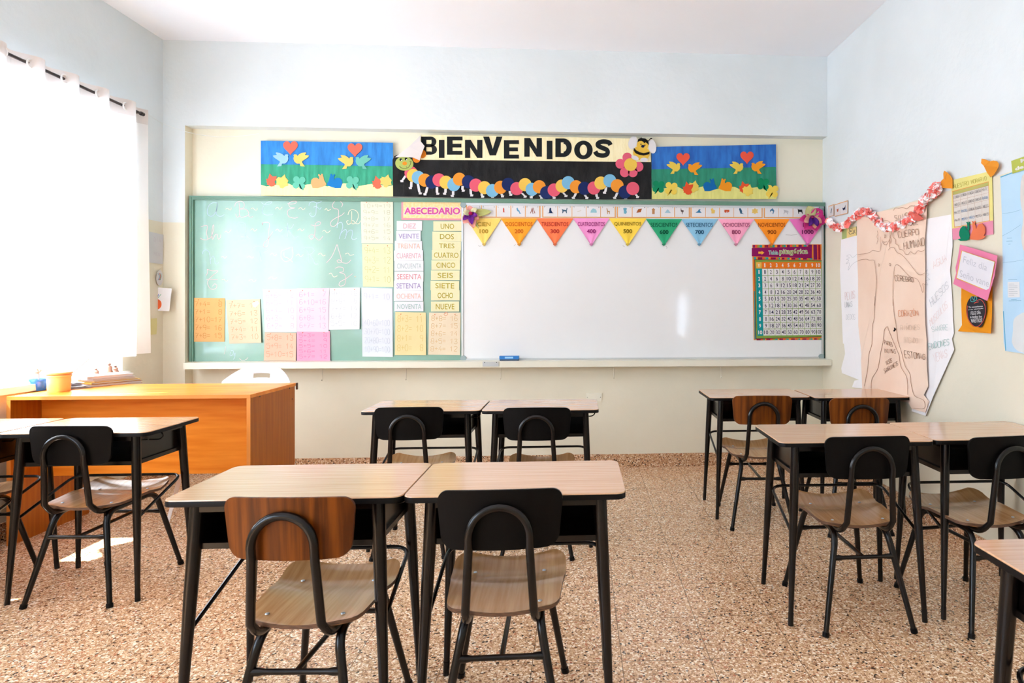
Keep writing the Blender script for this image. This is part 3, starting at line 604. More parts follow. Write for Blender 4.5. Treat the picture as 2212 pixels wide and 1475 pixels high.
# ---------------------------------------------------------------- number pennants
tops = [(1007, 1084), (1081.6, 1161), (1158.5, 1239), (1238, 1316.4), (1315, 1396.7), (1395, 1473.5), (1470.7, 1550.9), (1551, 1629), (1628, 1705.5), (1704, 1784)]
PEN = [("CIEN", 100, (250, 214, 110), (186, 150, 50), 'yellow'), ("DOSCIENTOS", 200, (252, 164, 34), (214, 104, 30), 'amber orange'), ("TRESCIENTOS", 300, (250, 124, 74), (196, 56, 50), 'red orange'),
 ("CUATROCIENTOS", 400, (240, 150, 206), (160, 40, 120), 'orchid pink'), ("QUINIENTOS", 500, (248, 212, 74), (136, 110, 20), 'yellow'), ("SEISCIENTOS", 600, (30, 160, 110), (14, 78, 56), 'green'),
 ("SETECIENTOS", 700, (134, 190, 220), (24, 82, 120), 'light blue'), ("OCHOCIENTOS", 800, (248, 166, 196), (150, 50, 96), 'pale pink'), ("NOVECIENTOS", 900, (252, 146, 18), (150, 70, 20), 'deep orange'), ("MIL", 1000, (232, 116, 190), (110, 30, 90), 'magenta pink')]
for i, ((a, b), (s, n, col, ic, cn)) in enumerate(zip(tops, PEN)):
    y0 = 471.5 + (i > 4) * 1.6; cx_ = (a + b) / 2; ty = 526; off = PO + .001 + (i % 2) * .0012
    def cf(u, w): return .004 + .010 * w * w + .004 * math.sin(u * 9 + i) * w
    quad = [(a, y0), (b, y0), (cx_ + 3.2, ty), (cx_ - 3.2, ty)]
    c = FRONT.p(cx_, 495, off); m = MB(); sheet(m, FRONT, quad, off, .0012, 8, 10, cf)
    o = m.build('number_pennant', mat('felt_%d' % n, col, rough=.8, var=.08, vscale=12, bump=.1, bscale=40), loc=c, smooth=True, ang=30)
    tag(o, 'triangular %s pennant with the word %s and number %d' % (cn, s, n) if i < 9 else 'triangular magenta pink pennant with number 1000 half covered by the paper flower', 'pennant', 'number pennants on the whiteboard')
    def crv(u, w, y0_, y1_): return cf(.5, ((y0_ + (y1_ - y0_) * w) - y0) / (ty - y0)) + .0012
    hw = {4: 14, 3: 10}.get(len(s), 29); wy = y0 + 8.2
    m = MB(); text(m, FRONT, s, (cx_ - hw, wy, cx_ + hw, wy + 9), off + .003, .004, crv=lambda u, w: crv(u, w, wy, wy + 9))
    text(m, FRONT, str(n), (cx_ - 9.5 - (n > 999) * 3, wy + 15.5, cx_ + 9.5 + (n > 999) * 3, wy + 24.5), off + .003, .02, crv=lambda u, w: crv(u, w, wy + 15.5, wy + 24.5))
    m.build('printed_lettering', ink(ic), o, loc=c)
    m = MB(); cut(m, FRONT, [(cx_ - 3.5, 526), (cx_ + 3.5, 525), (cx_ + 4, 527.5), (cx_, 531.5), (cx_ - 4, 528)], off + .012, .008); m.build('knotted_tip', mat('tip_%d' % n, tuple(int(v * .8) for v in col), rough=.8), o, loc=c)

# ---------------------------------------------------------------- paper flowers
def petal(mb, c, d, w, L, lift, mi=0, n=8, cup=.35, tip=1.0):
    """curved petal from c in direction d (in wall plane: x right, z up), lifted toward the room (-Y)"""
    c = Vector(c); d = Vector((d[0], 0, d[1])).normalized(); sd = Vector((-d.z, 0, d.x)); out = Vector((0, -1, 0)); v = []; f = []
    for j in range(n + 1):
        t = j / n; wd_ = w * (math.sin(math.pi * min(1, t * .92 + .08)) ** .7) * (1 - .15 * t)
        for i in range(5):
            s = (i - 2) / 2
            v.append(c + d * (L * t) + sd * (wd_ * s) + out * (lift * t * (1.2 - .7 * t * t) * tip + cup * wd_ * s * s))
    for j in range(n):
        for i in range(4): a = j * 5 + i; f.append((a, a + 1, a + 6, a + 5))
    mb.add(v, f, mi)
def flower(ctr, specs, label, heart):
    o = empty('paper_flower', ctr); tag(o, label, 'paper flower')
    for nm, col, lst in specs:
        for d, w, L, lift, oy in lst:
            m = MB(); petal(m, Vector(ctr) + Vector((0, -oy, 0)), d, w, L, lift)
            p_ = m.build(nm, paper(col), o, loc=ctr, smooth=True, ang=180)
            md = p_.modifiers.new('thickness', 'SOLIDIFY'); md.thickness = .0008
    if heart:
        m = MB(); m.lathe([(.0001, -.014), (.012, -.01), (.016, 0), (.012, .01), (.0001, .014)], c=Vector(ctr) + Vector((0, -.03, .0)), n=14); m.build('flower_centre', paper(heart), o, loc=ctr, smooth=True)
    return o
c1 = FRONT.p(1018, 462, PO + .014)
flower(c1, [('leaf', (206, 208, 130), [((-1, -.5), .022, .075, .008, 0), ((1, .12), .030, .150, .012, 0), ((.5, -1), .014, .12, .012, 0)]),
            ('outer_petal', (252, 172, 160), [((-.75, -1), .034, .092, .03, .004), ((.9, -.7), .030, .075, .034, .004), ((-.2, 1), .030, .06, .03, .004), ((.2, -1), .034, .11, .032, .006)]),
            ('pale_petal', (236, 236, 190), [((-.7, .1), .022, .055, .05, .01), ((.65, .55), .020, .06, .04, .008)]),
            ('inner_petal', (118, 40, 150), [((-.8, -.75), .022, .075, .045, .012), ((.15, -1), .024, .085, .046, .014), ((.75, -.3), .018, .055, .045, .012)])],
       'coral and purple paper flower hung on the joint between chalkboard and whiteboard', (180, 30, 90))
c2 = FRONT.p(1752, 470, PO + .016)
flower(c2, [('leaf', (222, 222, 160), [((-.35, 1), .050, .092, .02, .006), ((.5, .95), .040, .080, .02, .004), ((.7, -1.1), .030, .105, .008, 0), ((1, -.5), .026, .12, .004, 0)]),
            ('outer_petal', (232, 62, 150), [((1, .6), .050, .100, .03, .002), ((1, -.35), .052, .115, .03, .004), ((.35, -1), .050, .110, .034, .006), ((-.6, -1), .048, .112, .034, .004), ((-1, -.2), .034, .100, .03, .002)]),
            ('pale_petal', (250, 180, 160), [((-.9, -.5), .030, .08, .05, .01), ((.2, -1), .030, .092, .05, .012), ((.75, -.5), .026, .085, .05, .01)]),
            ('inner_petal', (92, 36, 140), [((-.45, -.9), .024, .080, .062, .02), ((.4, -.9), .024, .082, .062, .02)])],
       'large magenta paper flower with a purple heart at the right end of the whiteboard', (150, 30, 100))

# ---------------------------------------------------------------- multiplication table poster
PQ = [(1625, 528.5), (1783, 527.5), (1784.5, 734), (1628, 734.5)]
def pcf(u, w): return .0015
def PP(zx, zy): return (1590 + zx / 5.9, 510 + zy / 5.9)
c = FRONT.p(1706, 632, PO); m = MB(); sheet(m, FRONT, PQ, PO, .0006, 20, 14, pcf)
po = m.build('poster', paper((250, 146, 54)), loc=c, smooth=True, ang=30); tag(po, 'colourful multiplication table poster titled Tabla pitagórica on the whiteboard', 'poster')
PO2 = PO + .0022
SCOL = [(126, 30, 92), (160, 30, 50), (250, 150, 50), (42, 160, 160), (150, 160, 60), (240, 90, 60)]
ms = [MB() for _ in SCOL]; rs = random.Random(5)
def band(x0, x1, ya0, ya1, yb0, yb1, n):
    x = x0; k = 0
    while x < x1 - 1:
        w = rs.uniform(14, 34); xe = min(x1, x + w); t0 = (x - x0) / (x1 - x0); t1 = (xe - x0) / (x1 - x0)
        cut(ms[(k * 5 + n) % 6], FRONT, [PP(x, ya0 + (yb0 - ya0) * t0), PP(xe, ya0 + (yb0 - ya0) * t1), PP(xe, ya1 + (yb1 - ya1) * t1), PP(x, ya1 + (yb1 - ya1) * t0)], PO2, .0002); x = xe; k += 1
band(215, 970, 112, 148, 108, 132, 0); band(225, 985, 266, 296, 280, 300, 3); band(262, 1150, 1308, 1328, 1300, 1318, 1)
for k, (a, b, ci) in enumerate(((985, 1030, 0), (1030, 1045, 5), (1045, 1075, 1), (1075, 1108, 2), (1108, 1135, 3), (1135, 1146, 4))):
    cut(ms[ci], FRONT, [PP(a, 108), PP(b, 108), PP(b + 4, 300), PP(a + 4, 300)], PO2, .0002)
cut(ms[3], FRONT, [PP(1118, 300), PP(1146, 300), PP(1150, 1310), PP(1132, 1310)], PO2, .0002); cut(ms[1], FRONT, [PP(1112, 310), PP(1118, 310), PP(1132, 1300), PP(1126, 1300)], PO2 + .0001, .0002)
cut(ms[4], FRONT, [PP(1136, 300), PP(1146, 300), PP(1153, 1310), PP(1144, 1310)], PO2 + .0002, .0002); cut(ms[3], FRONT, [PP(228, 700), PP(240, 700), PP(256, 1320), PP(236, 1310)], PO2, .0002)
for k, mm in enumerate(ms): mm.build('striped_border', ink(SCOL[k]), po, loc=c)
m = MB(); cut(m, FRONT, [PP(200, 152), PP(968, 130), PP(966, 282), PP(200, 256)], PO2 + .0008, .0004); tb = m.build('title_band', ink((146, 24, 96)), po, loc=c)
m = MB(); cut(m, FRONT, [PP(284, 198), PP(325, 198), PP(325, 186), PP(360, 211), PP(325, 236), PP(325, 224), PP(284, 224)], PO2 + .0012, .0002); m.build('arrow', ink((252, 180, 60)), tb, loc=c)
m = MB(); text(m, FRONT, "Tabla", [PP(412, 182), PP(540, 184), PP(540, 236), PP(412, 234)], PO2 + .0012, .05); text(m, FRONT, "pitagórica", [PP(552, 160), PP(916, 158), PP(916, 246), PP(552, 252)], PO2 + .0012, .05); m.build('title_outline', ink((236, 238, 220)), tb, loc=c)
m = MB(); text(m, FRONT, "Tabla", [PP(415, 185), PP(537, 187), PP(537, 233), PP(415, 231)], PO2 + .0014, .012); m.build('title_word', ink((40, 150, 160)), tb, loc=c)
m = MB(); text(m, FRONT, "pitagórica", [PP(555, 163), PP(913, 161), PP(913, 243), PP(555, 249)], PO2 + .0014, .012); m.build('title_word', ink((150, 160, 84)), tb, loc=c)
m = MB(); cut(m, FRONT, [PP(232, 296), PP(1116, 306), PP(1134, 1284), PP(248, 1312)], PO2 + .0004, .0004); m.build('maroon_edge', ink((120, 40, 60)), po, loc=c)
m = MB(); cut(m, FRONT, [PP(240, 302), PP(1108, 314), PP(1124, 1276), PP(258, 1304)], PO2 + .0008, .0004); gp = m.build('green_panel', ink((134, 170, 76)), po, loc=c)
G = [PP(252, 328), PP(1083, 328), PP(1100, 1262), PP(272, 1270)]
def cell(i, j, a=.0): return [quadmap(G, (i + a) / 11.0 if i else a / 11, (j + a) / 11), quadmap(G, (i + 1 - a) / 11.0, (j + a) / 11), quadmap(G, (i + 1 - a) / 11.0, (j + 1 - a) / 11), quadmap(G, (i + a) / 11.0, (j + 1 - a) / 11)]
ce = {k: MB() for k in ('w', 'o', 't', 'y')}; tx = {k: MB() for k in ('w', 'd', 'c')}
for i in range(11):
    for j in range(11):
        k = 'y' if i == j == 0 else 'o' if j == 0 else 't' if i == 0 else 'w'
        cut(ce[k], FRONT, cell(i, j, .0 if k in 'ot' else .035), PO2 + .0013, .0004)
        s = 'x' if i == j == 0 else str(i or j) if (i == 0 or j == 0) else str(i * j)
        q = cell(i, j); hw = {1: .15, 2: .34, 3: .47}[len(s)]; hy = .29
        if s in '1' : hw = .10
        if s == 'x': hy = .2
        text(tx['w' if k == 'o' else 'c' if k != 'w' else 'd'], FRONT, s, [quadmap(q, .5 - hw, .5 - hy), quadmap(q, .5 + hw, .5 - hy), quadmap(q, .5 + hw, .5 + hy), quadmap(q, .5 - hw, .5 + hy)], PO2 + .0017, .03 if k != 'w' else .006)
for k, nm, col in (('w', 'white_cells', (242, 240, 240)), ('o', 'orange_header_row', (246, 128, 40)), ('t', 'teal_header_column', (28, 156, 160)), ('y', 'yellow_corner_cell', (250, 190, 84))): ce[k].build(nm, ink(col), gp, loc=c)
tx['w'].build('header_row_numbers', ink((248, 244, 240)), gp, loc=c); tx['c'].build('header_column_numbers', ink((248, 244, 240)), gp, loc=c); tx['d'].build('table_numbers', ink((44, 42, 70)), gp, loc=c)

# ---------------------------------------------------------------- cut-out shapes
def S_heart(n=28): return [(16 * math.sin(t) ** 3 / 16, -(13 * math.cos(t) - 5 * math.cos(2 * t) - 2 * math.cos(3 * t) - math.cos(4 * t)) / 15) for t in [2 * math.pi * k / n for k in range(n)]]
def nrm(s, cx_, cy_, sc): return [((x - cx_) / sc, (y - cy_) / sc) for x, y in zq(s)]
S_dove = nrm("575,400 590,388 622,392 628,412 650,390 690,368 740,362 745,374 728,396 782,405 776,422 740,450 692,480 690,496 727,550 668,545 662,512 620,512 588,484 575,445 584,412", 680, 455, 105)
S_snail = nrm("830,838 822,812 808,775 815,730 845,703 885,700 918,722 918,685 905,670 907,655 922,652 930,668 942,668 945,648 970,650 968,668 978,698 985,735 1012,780 1010,800 970,818 900,840", 910, 745, 105)
S_leaf = nrm("258,640 280,662 300,684 355,678 350,715 325,755 342,790 318,808 325,832 313,812 290,820 262,815 240,790 222,797 226,768 212,757 222,742 209,712 236,714 246,690", 282, 735, 95)
S_leaf2 = nrm("455,658 468,700 502,738 490,765 500,800 455,815 430,838 395,830 385,800 345,790 352,755 340,720 368,705 362,690 410,700", 425, 750, 95)
def S_clover(n=64): return [((.42 + .58 * abs(math.sin(2 * (t))) ** .55) * math.cos(t), (.42 + .58 * abs(math.sin(2 * t)) ** .55) * math.sin(t)) for t in [2 * math.pi * k / n + .02 for k in range(n)]]
def ell(cx_, cy_, rx, ry, n=28, rot=0): return [(cx_ + rx * math.cos(t) * math.cos(rot) - ry * math.sin(t) * math.sin(rot), cy_ + rx * math.cos(t) * math.sin(rot) + ry * math.sin(t) * math.cos(rot)) for t in [2 * math.pi * k / n for k in range(n)]]
def place(sh, x, y, s, flip=False, rot=0):
    o = []
    for a, b in sh:
        if flip: a = -a
        o.append((x + s * (a * math.cos(rot) - b * math.sin(rot)), y + s * (a * math.sin(rot) + b * math.cos(rot))))
    return o
MO = .030     # murals stand against the niche wall, on top of the board frame
def mural(q, bg_, label, items, cols):
    c = FRONT.p(*quadmap(q, .5, .5), MO); m = MB()
    def cf(u, w): return .0025 * (1 + math.sin(9 * u + 2 * w)) * .6
    sheet(m, FRONT, q, MO, .0008, 20, 6, cf); o = m.build('paper_mural', mat('sky_blue_paper_' + bg_[3], bg_[0], rough=.6, rgb2=tuple(min(255, v + 26) for v in bg_[0]), vscale=9, stretch=(3, 3, .6), bump=.3, bscale=12), loc=c, smooth=True, ang=30)
    tag(o, label, 'mural', 'blue and green paper murals above the boards')
    y1, y2 = bg_[4], bg_[5]
    m = MB(); cut(m, FRONT, [(q[0][0], y1[0]), (q[1][0], y1[1]), q[2], q[3]], MO + .0042, .001); m.build('green_paper', mat('green_paper_' + bg_[3], bg_[1], rough=.6, rgb2=tuple(min(255, v + 22) for v in bg_[1]), vscale=9, stretch=(3, 3, .6), bump=.3, bscale=12), o, loc=c)
    hill = [(q[3][0] + (q[2][0] - q[3][0]) * k / 24, y2 + 3.2 * math.sin(k * 1.15) + 1.2 * math.sin(k * 2.3)) for k in range(25)]
    m = MB(); cut(m, FRONT, hill + [q[2], q[3]], MO + .0056, .001); m.build('yellow_hills', mat('hill_paper_' + bg_[3], bg_[2], rough=.6, rgb2=tuple(min(255, v + 12) for v in bg_[2]), vscale=14, stretch=(4, 4, .6)), o, loc=c)
    for k, (nm, sh, x, y, s, fl, col) in enumerate(items):
        m = MB(); off = MO + .0068 + (k % 3) * .0011
        rot = .1 if nm == 'clover' else 0
        cut(m, FRONT, place(sh, x, y, s, fl, rot), off, .001)
        if nm == 'clover': ribbon(m, FRONT, smooth2([(x + .05 * s, y + .2 * s), (x + .25 * s * (-1 if fl else 1), y + .7 * s), (x + .55 * s * (-1 if fl else 1), y + 1.0 * s)], 4), 2.4, off)
        m.build(nm, paper(col), o, loc=c)
H_, D_, N_, LF, L2, CL = S_heart(), S_dove, S_snail, S_leaf, S_leaf2, S_clover()
R_, YE, BL_, TE, OR_, DB, LG, PO_ = (250, 118, 92), (250, 218, 120), (166, 216, 244), (122, 208, 190), (252, 186, 126), (30, 132, 208), (110, 206, 178), (252, 158, 130)
mural([(563.5, 304), (849, 308.5), (849.5, 424), (564, 422.5)], ((14, 112, 190), (22, 140, 106), (244, 232, 160), 'left', (354.5, 359), 399), 'blue, green and yellow paper mural above the chalkboard, left of the black banner',
 [('heart', H_, 627.4, 317.5, 16, 0, (250, 120, 100)), ('heart', H_, 766.7, 322, 16, 0, (250, 120, 100)), ('dove', D_, 606, 344, 17, 1, BL_), ('dove', D_, 650.7, 344, 17, 0, YE), ('dove', D_, 746.4, 349.8, 17, 1, YE), ('dove', D_, 785, 349.8, 17, 0, TE),
  ('leaf', LF, 586, 389.6, 15, 0, R_), ('leaf', L2, 610, 392, 16, 0, YE), ('clover', CL, 646, 394.5, 16, 0, LG), ('snail', N_, 688, 391, 17, 0, OR_), ('snail', N_, 723, 391, 17, 1, DB), ('clover', CL, 761.4, 394.5, 16, 0, LG),
  ('leaf', LF, 815, 394.5, 15, 0, R_), ('leaf', L2, 834, 391, 15, 0, YE)], None)
mural([(1407, 317.5), (1676, 312), (1677.5, 430), (1408, 430)], ((2, 84, 168), (4, 116, 88), (206, 204, 116), 'right', (365.8, 360.6), 406), 'blue, green and yellow paper mural above the whiteboard, right of the black banner',
 [('heart', H_, 1475.6, 342, 14.5, 0, (250, 96, 72)), ('heart', H_, 1613.7, 338.6, 14.5, 0, (250, 96, 72)), ('dove', D_, 1454.5, 362, 15, 1, (246, 214, 88)), ('dove', D_, 1501.8, 364, 15.5, 0, (250, 164, 40)), ('dove', D_, 1590.7, 362, 15, 1, (246, 214, 88)), ('dove', D_, 1638.4, 361.4, 15.5, 0, (250, 164, 40)),
  ('clover', CL, 1422.4, 403, 15, 1, (12, 146, 98)), ('clover', CL, 1450, 406.8, 15.5, 1, (250, 218, 92)), ('leaf', LF, 1486, 407, 15, 0, (240, 92, 50)), ('leaf', L2, 1498.4, 403, 14, 0, (250, 220, 100)), ('snail', N_, 1533.6, 399.4, 15, 0, (18, 110, 184)), ('snail', N_, 1567, 399.4, 15, 1, (252, 160, 34)),
  ('leaf', LF, 1606.9, 405, 14, 0, (240, 92, 50)), ('leaf', L2, 1616, 411, 14, 0, (250, 220, 100)), ('clover', CL, 1649, 397.5, 14.5, 0, (12, 150, 98)), ('clover', CL, 1668, 413, 15.5, 1, (250, 218, 92))], None)

# ---------------------------------------------------------------- BIENVENIDOS banner
BO = .038; c = FRONT.p(1130, 362, BO)
def Zc(x, y, ox=830): return (ox + x / 7.023, 270 + y / 7.023)
m = MB(); cut(m, FRONT, [(848, 345), (852, 337), (862, 333), (912, 340), (1406, 345), (1407, 430), (1300, 430.5), (1000, 427), (849, 424)], BO, .001)
bn = m.build('welcome_banner', mat('black_crepe_paper', (20, 20, 21), rough=.6, spec=.15, rgb2=(36, 36, 37), vscale=7, stretch=(2, 2, 1), bump=.8, bscale=9), loc=c); tag(bn, 'black and cream welcome banner with BIENVENIDOS letters and a paper caterpillar', 'banner')
m = MB(); cut(m, FRONT, [(908, 291), (1060, 293), (1250, 296.5), (1406, 300), (1406, 350), (1250, 348.5), (1060, 346), (908, 345)], BO + .0018, .001); m.build('cream_paper_strip', mat('cream_crepe_paper', (236, 224, 176), rough=.6, rgb2=(242, 232, 192), vscale=10, stretch=(4, 4, 1), bump=.3, bscale=14), bn, loc=c)
LET = [('B', 909.7, 943.9, 295, 334), ('I', 948, 960, 302, 341), ('E', 965.5, 999, 295, 334), ('N', 1004.4, 1042, 302, 341), ('V', 1043.6, 1085.3, 295, 335.5), ('E', 1088.4, 1121, 302.7, 342.3), ('N', 1132.5, 1170.5, 298, 338.3), ('I', 1181, 1193.3, 304, 343.8), ('D', 1199.7, 1235, 299, 339), ('O', 1240.3, 1280.2, 303.7, 344), ('S', 1285, 1319.8, 301, 340.5)]
BLKP = paper((32, 36, 38))
for ch, a, b, y0, y1 in LET:
    m = MB()
    def g(pts, a=a, b=b, y0=y0, y1=y1, m=m): cut(m, FRONT, [(a + (b - a) * x, y0 + (y1 - y0) * y) for x, y in pts], BO + .0036, .0012)
    def ring(cx_, cy_, rx, ry, wx, wy, t0, t1, n=18, a=a, b=b, y0=y0, y1=y1, g=g):
        T = [math.radians(t0 + (t1 - t0) * k / n) for k in range(n + 1)]
        for s, e in zip(T, T[1:]): g([(cx_ + rx * math.cos(s), cy_ + ry * math.sin(s)), (cx_ + rx * math.cos(e), cy_ + ry * math.sin(e)), (cx_ + (rx - wx) * math.cos(e), cy_ + (ry - wy) * math.sin(e)), (cx_ + (rx - wx) * math.cos(s), cy_ + (ry - wy) * math.sin(s))])
    if ch == 'I': g([(0, 0), (1, 0), (1, 1), (0, 1)])
    if ch == 'E': g([(0, 0), (1, 0), (1, .21), (.36, .21), (.36, .395), (.93, .395), (.93, .6), (.36, .6), (.36, .79), (1, .79), (1, 1), (0, 1)])
    if ch == 'N': g([(0, 0), (.33, 0), (.70, .58), (.70, 0), (1, 0), (1, 1), (.70, 1), (.30, .42), (.30, 1), (0, 1)])
    if ch == 'V': g([(0, 0), (.31, 0), (.5, .66), (.69, 0), (1, 0), (.66, 1), (.34, 1)])
    if ch == 'D': g([(0, 0), (.33, 0), (.33, 1), (0, 1)]); g([(.3, 0), (.5, 0), (.5, .21), (.3, .21)]); g([(.3, .79), (.5, .79), (.5, 1), (.3, 1)]); ring(.5, .5, .5, .5, .32, .29, -90, 90)
    if ch == 'O': ring(.5, .5, .5, .5, .30, .21, 0, 360, 32)
    if ch == 'B':
        g([(0, 0), (.33, 0), (.33, 1), (0, 1)])
        for t in ((.3, 0, .62, .18), (.3, .41, .64, .58), (.3, .82, .62, 1)): g([(t[0], t[1]), (t[2], t[1]), (t[2], t[3]), (t[0], t[3])])
        ring(.6, .28, .36, .28, .30, .13, -90, 90, 12); ring(.6, .715, .40, .285, .32, .13, -90, 90, 12)
    if ch == 'S':
        P = smooth2([(.97, .31), (.86, .17), (.52, .115), (.22, .2), (.2, .34), (.45, .46), (.72, .56), (.8, .7), (.7, .84), (.45, .885), (.15, .82), (.02, .66)], 4); n = len(P); L_, R_ = [], []
        for i, q in enumerate(P):
            u, v = P[max(i - 1, 0)], P[min(i + 1, n - 1)]; dx_, dy_ = v[0] - u[0], (v[1] - u[1]) * 1.12; l = math.hypot(dx_, dy_); w_ = .125 if 1 < i < n - 2 else .13
            L_.append((q[0] - dy_ / l * w_ * 1.1, q[1] + dx_ / l * w_)); R_.append((q[0] + dy_ / l * w_ * 1.1, q[1] - dx_ / l * w_))
        for i in range(n - 1): g([L_[i], L_[i + 1], R_[i + 1], R_[i]])
    m.build('letter', BLKP, bn, loc=c)
PK, YL, LB, OG, NV = (240, 100, 124), (252, 208, 94), (132, 196, 232), (252, 160, 56), (28, 46, 104)
cc_ = [(405, 725, PK), (440, 765, YL), (515, 795, LB), (615, 835, OG), (720, 865, NV), (830, 832, PK), (935, 868, YL), (1055, 905, LB), (1140, 822, OG), (1275, 860, NV), (1390, 912, PK), (1520, 950, YL), (1640, 995, LB), (1765, 945, OG), (1880, 900, NV), (2010, 965, PK)]
cd_ = [(100, 905, YL), (205, 975, LB), (315, 937, OG), (425, 1025, NV), (540, 985, PK), (660, 925, YL), (755, 875, LB), (875, 937, OG), (1000, 960, NV), (1145, 955, PK), (1250, 880, YL), (1385, 845, LB), (1497, 920, OG), (1615, 1015, NV), (1735, 963, PK)]
seg = [Zc(x, y) + (k,) for x, y, k in cc_] + [Zc(x, y, 1120) + (k,) for x, y, k in cd_]
CO = BO + .0022
lg = [(0, 325, 765, 270, 860), (0, 412, 860, 398, 965), (0, 510, 895, 545, 1045), (0, 655, 940, 620, 1060), (0, 800, 940, 810, 1050), (0, 930, 965, 918, 1050), (0, 1045, 1005, 1035, 1085), (0, 1190, 925, 1197, 1005), (0, 1310, 970, 1325, 1075), (0, 1480, 1035, 1490, 1095), (0, 1640, 1070, 1642, 1098), (0, 1785, 1045, 1792, 1090), (0, 1905, 1000, 1918, 1065), (0, 2085, 1030, 2135, 1095),
 (1, 232, 1050, 195, 1105), (1, 325, 1065, 348, 1112), (1, 535, 1080, 538, 1116), (1, 672, 1020, 718, 1085), (1, 872, 1035, 835, 1115), (1, 1008, 1060, 1035, 1115), (1, 1180, 1035, 1198, 1115), (1, 1330, 940, 1308, 1035), (1, 1500, 1025, 1462, 1115), (1, 1638, 1078, 1628, 1120), (1, 1780, 1050, 1805, 1100)]
for k, x0, y0, x1, y1 in lg:
    a = Zc(x0, y0, 1120 if k else 830); b = Zc(x1, y1, 1120 if k else 830); sx = 1 if b[0] > a[0] else -1
    m = MB(); cut(m, FRONT, [(a[0] - 2.6, a[1]), (a[0] + 2.6, a[1]), (b[0] + 2.6 - sx * 1.5, b[1] - 3.5), (b[0] + 2.6 + (1.5 if sx > 0 else 0), b[1] - 3), (b[0] + 3, b[1] + 1), (b[0] - 3, b[1] + 1), (b[0] - 2.6 - (1.5 if sx < 0 else 0), b[1] - 3), (b[0] - 2.6 - sx * 1.5, b[1] - 3.8)], CO, .001); m.build('caterpillar_leg', paper((240, 238, 240)), bn, loc=c)
for k, (x, y, col) in enumerate(seg):
    m = MB(); cut(m, FRONT, ell(x, y, 14, 14.2), CO + .0014 + k * .00012, .0006); m.build('caterpillar_segment', paper(col), bn, loc=c)
for x, y, r in ((490, 525, 60), (580, 460, 55)):
    m = MB(); cut(m, FRONT, ell(*Zc(x, y - 20), r / 7, r / 6.2), CO + .002, .001); m.build('orange_ear', paper((252, 148, 40)), bn, loc=c)
m = MB(); cut(m, FRONT, ell(873.4, 353.2, 19.7, 15.4, rot=.1), CO + .0042, .001); hd = m.build('caterpillar_head', paper((186, 202, 112)), bn, loc=c)
for x, y in ((252, 525), (330, 515)):
    m = MB(); cut(m, FRONT, ell(*Zc(x, y), 2.9, 2.9, 14), CO + .0055, .0005); m.build('eye', ink((24, 28, 30)), hd, loc=c)
    m = MB(); cut(m, FRONT, ell(*Zc(x + 10, y + 10), 1.2, 1.2, 10), CO + .0061, .0003); m.build('eye_glint', ink((244, 244, 244)), hd, loc=c)
m = MB(); cut(m, FRONT, ell(*Zc(310, 583), 4.9, 4.1, 18), CO + .0055, .0006); m.build('nose', ink((250, 150, 46)), hd, loc=c)
m = MB(); ribbon(m, FRONT, smooth2([Zc(230, 620), Zc(262, 650), Zc(320, 660), Zc(370, 638), Zc(398, 590), Zc(402, 555)], 5), .9, CO + .0052); ribbon(m, FRONT, [Zc(385, 550), Zc(400, 558), Zc(412, 552)], .9, CO + .0052); ribbon(m, FRONT, [Zc(333, 630), Zc(340, 645)], .9, CO + .0052); m.build('mouth', ink((60, 66, 40)), hd, loc=c)
# folded-over corner of the banner
f1 = [(852, 339), (884, 316), (909, 290), (908, 304), (918, 316.5), (912, 332), (907, 347), (893, 341), (870, 339)]
m = MB(); cut(m, FRONT, f1, CO + .016, .0012, bulge=lambda i, n: (-.012, 0, -.012, .006, .012, .012, .010, .012, 0)[i]); m.build('folded_corner', paper((236, 228, 226)), bn, loc=c)
# flower and bee at the banner's right end
fo = FRONT.p(1360, 357, CO); fl = empty('paper_daisy', fo); tag(fl, 'pink paper daisy with yellow centre on the banner below the bee', 'paper flower')
for x, y in ((1650, 492), (1545, 587), (1612, 716), (1735, 716), (1822, 632)):
    m = MB(); cut(m, FRONT, ell(*Zc(x, y, 1120), 10.3, 10.6), CO + .0012 + .0002 * (x % 3), .001); m.build('petal', paper((240, 104, 132)), fl, loc=fo)
m = MB(); cut(m, FRONT, ell(*Zc(1700, 600, 1120), 14, 14), CO + .0034, .001); m.build('flower_centre', paper((252, 210, 92)), fl, loc=fo)
bo = FRONT.p(1388, 325, CO); be = empty('paper_bee', bo); tag(be, 'yellow and black cardboard bee with white wings at the banner corner', 'paper bee')
def B_(pts, nm, col, off, th=.001):
    m = MB(); cut(m, FRONT, pts, CO + off, th); return m.build(nm, paper(col), be, loc=bo)
B_(ell(*Zc(1735, 268, 1120), 9.5, 14.5, rot=.3), 'wing', (242, 240, 244), .0028); B_(ell(*Zc(2030, 325, 1120), 8.4, 15.2, rot=-.15), 'wing', (242, 240, 244), .0028)
B_(ell(*Zc(1865, 425, 1120), 18.2, 15.5, rot=.25), 'body', (252, 206, 80), .0042)
B_(ell(*Zc(1885, 300, 1120), 12.6, 12.4), 'head', (252, 206, 80), .0056)
B_([Zc(x, y, 1120) for x, y in ((1805, 262), (1815, 215), (1855, 196), (1862, 180), (1870, 198), (1925, 205), (1965, 235), (1980, 305), (1950, 275), (1925, 260), (1905, 278), (1895, 255), (1865, 240), (1830, 245))], 'hair', (24, 22, 20), .0070)
B_([Zc(x, y, 1120) for x, y in ((1965, 240), (1995, 205), (2005, 195), (2028, 195), (2030, 212), (2005, 213), (1975, 248))], 'antenna', (24, 22, 20), .0070)
B_([Zc(x, y, 1120) for x, y in ((1752, 345), (1745, 385), (1780, 430), (1830, 450), (1900, 462), (1985, 442), (1990, 405), (1900, 425), (1840, 412), (1790, 385))], 'body_stripe', (30, 28, 24), .0070)
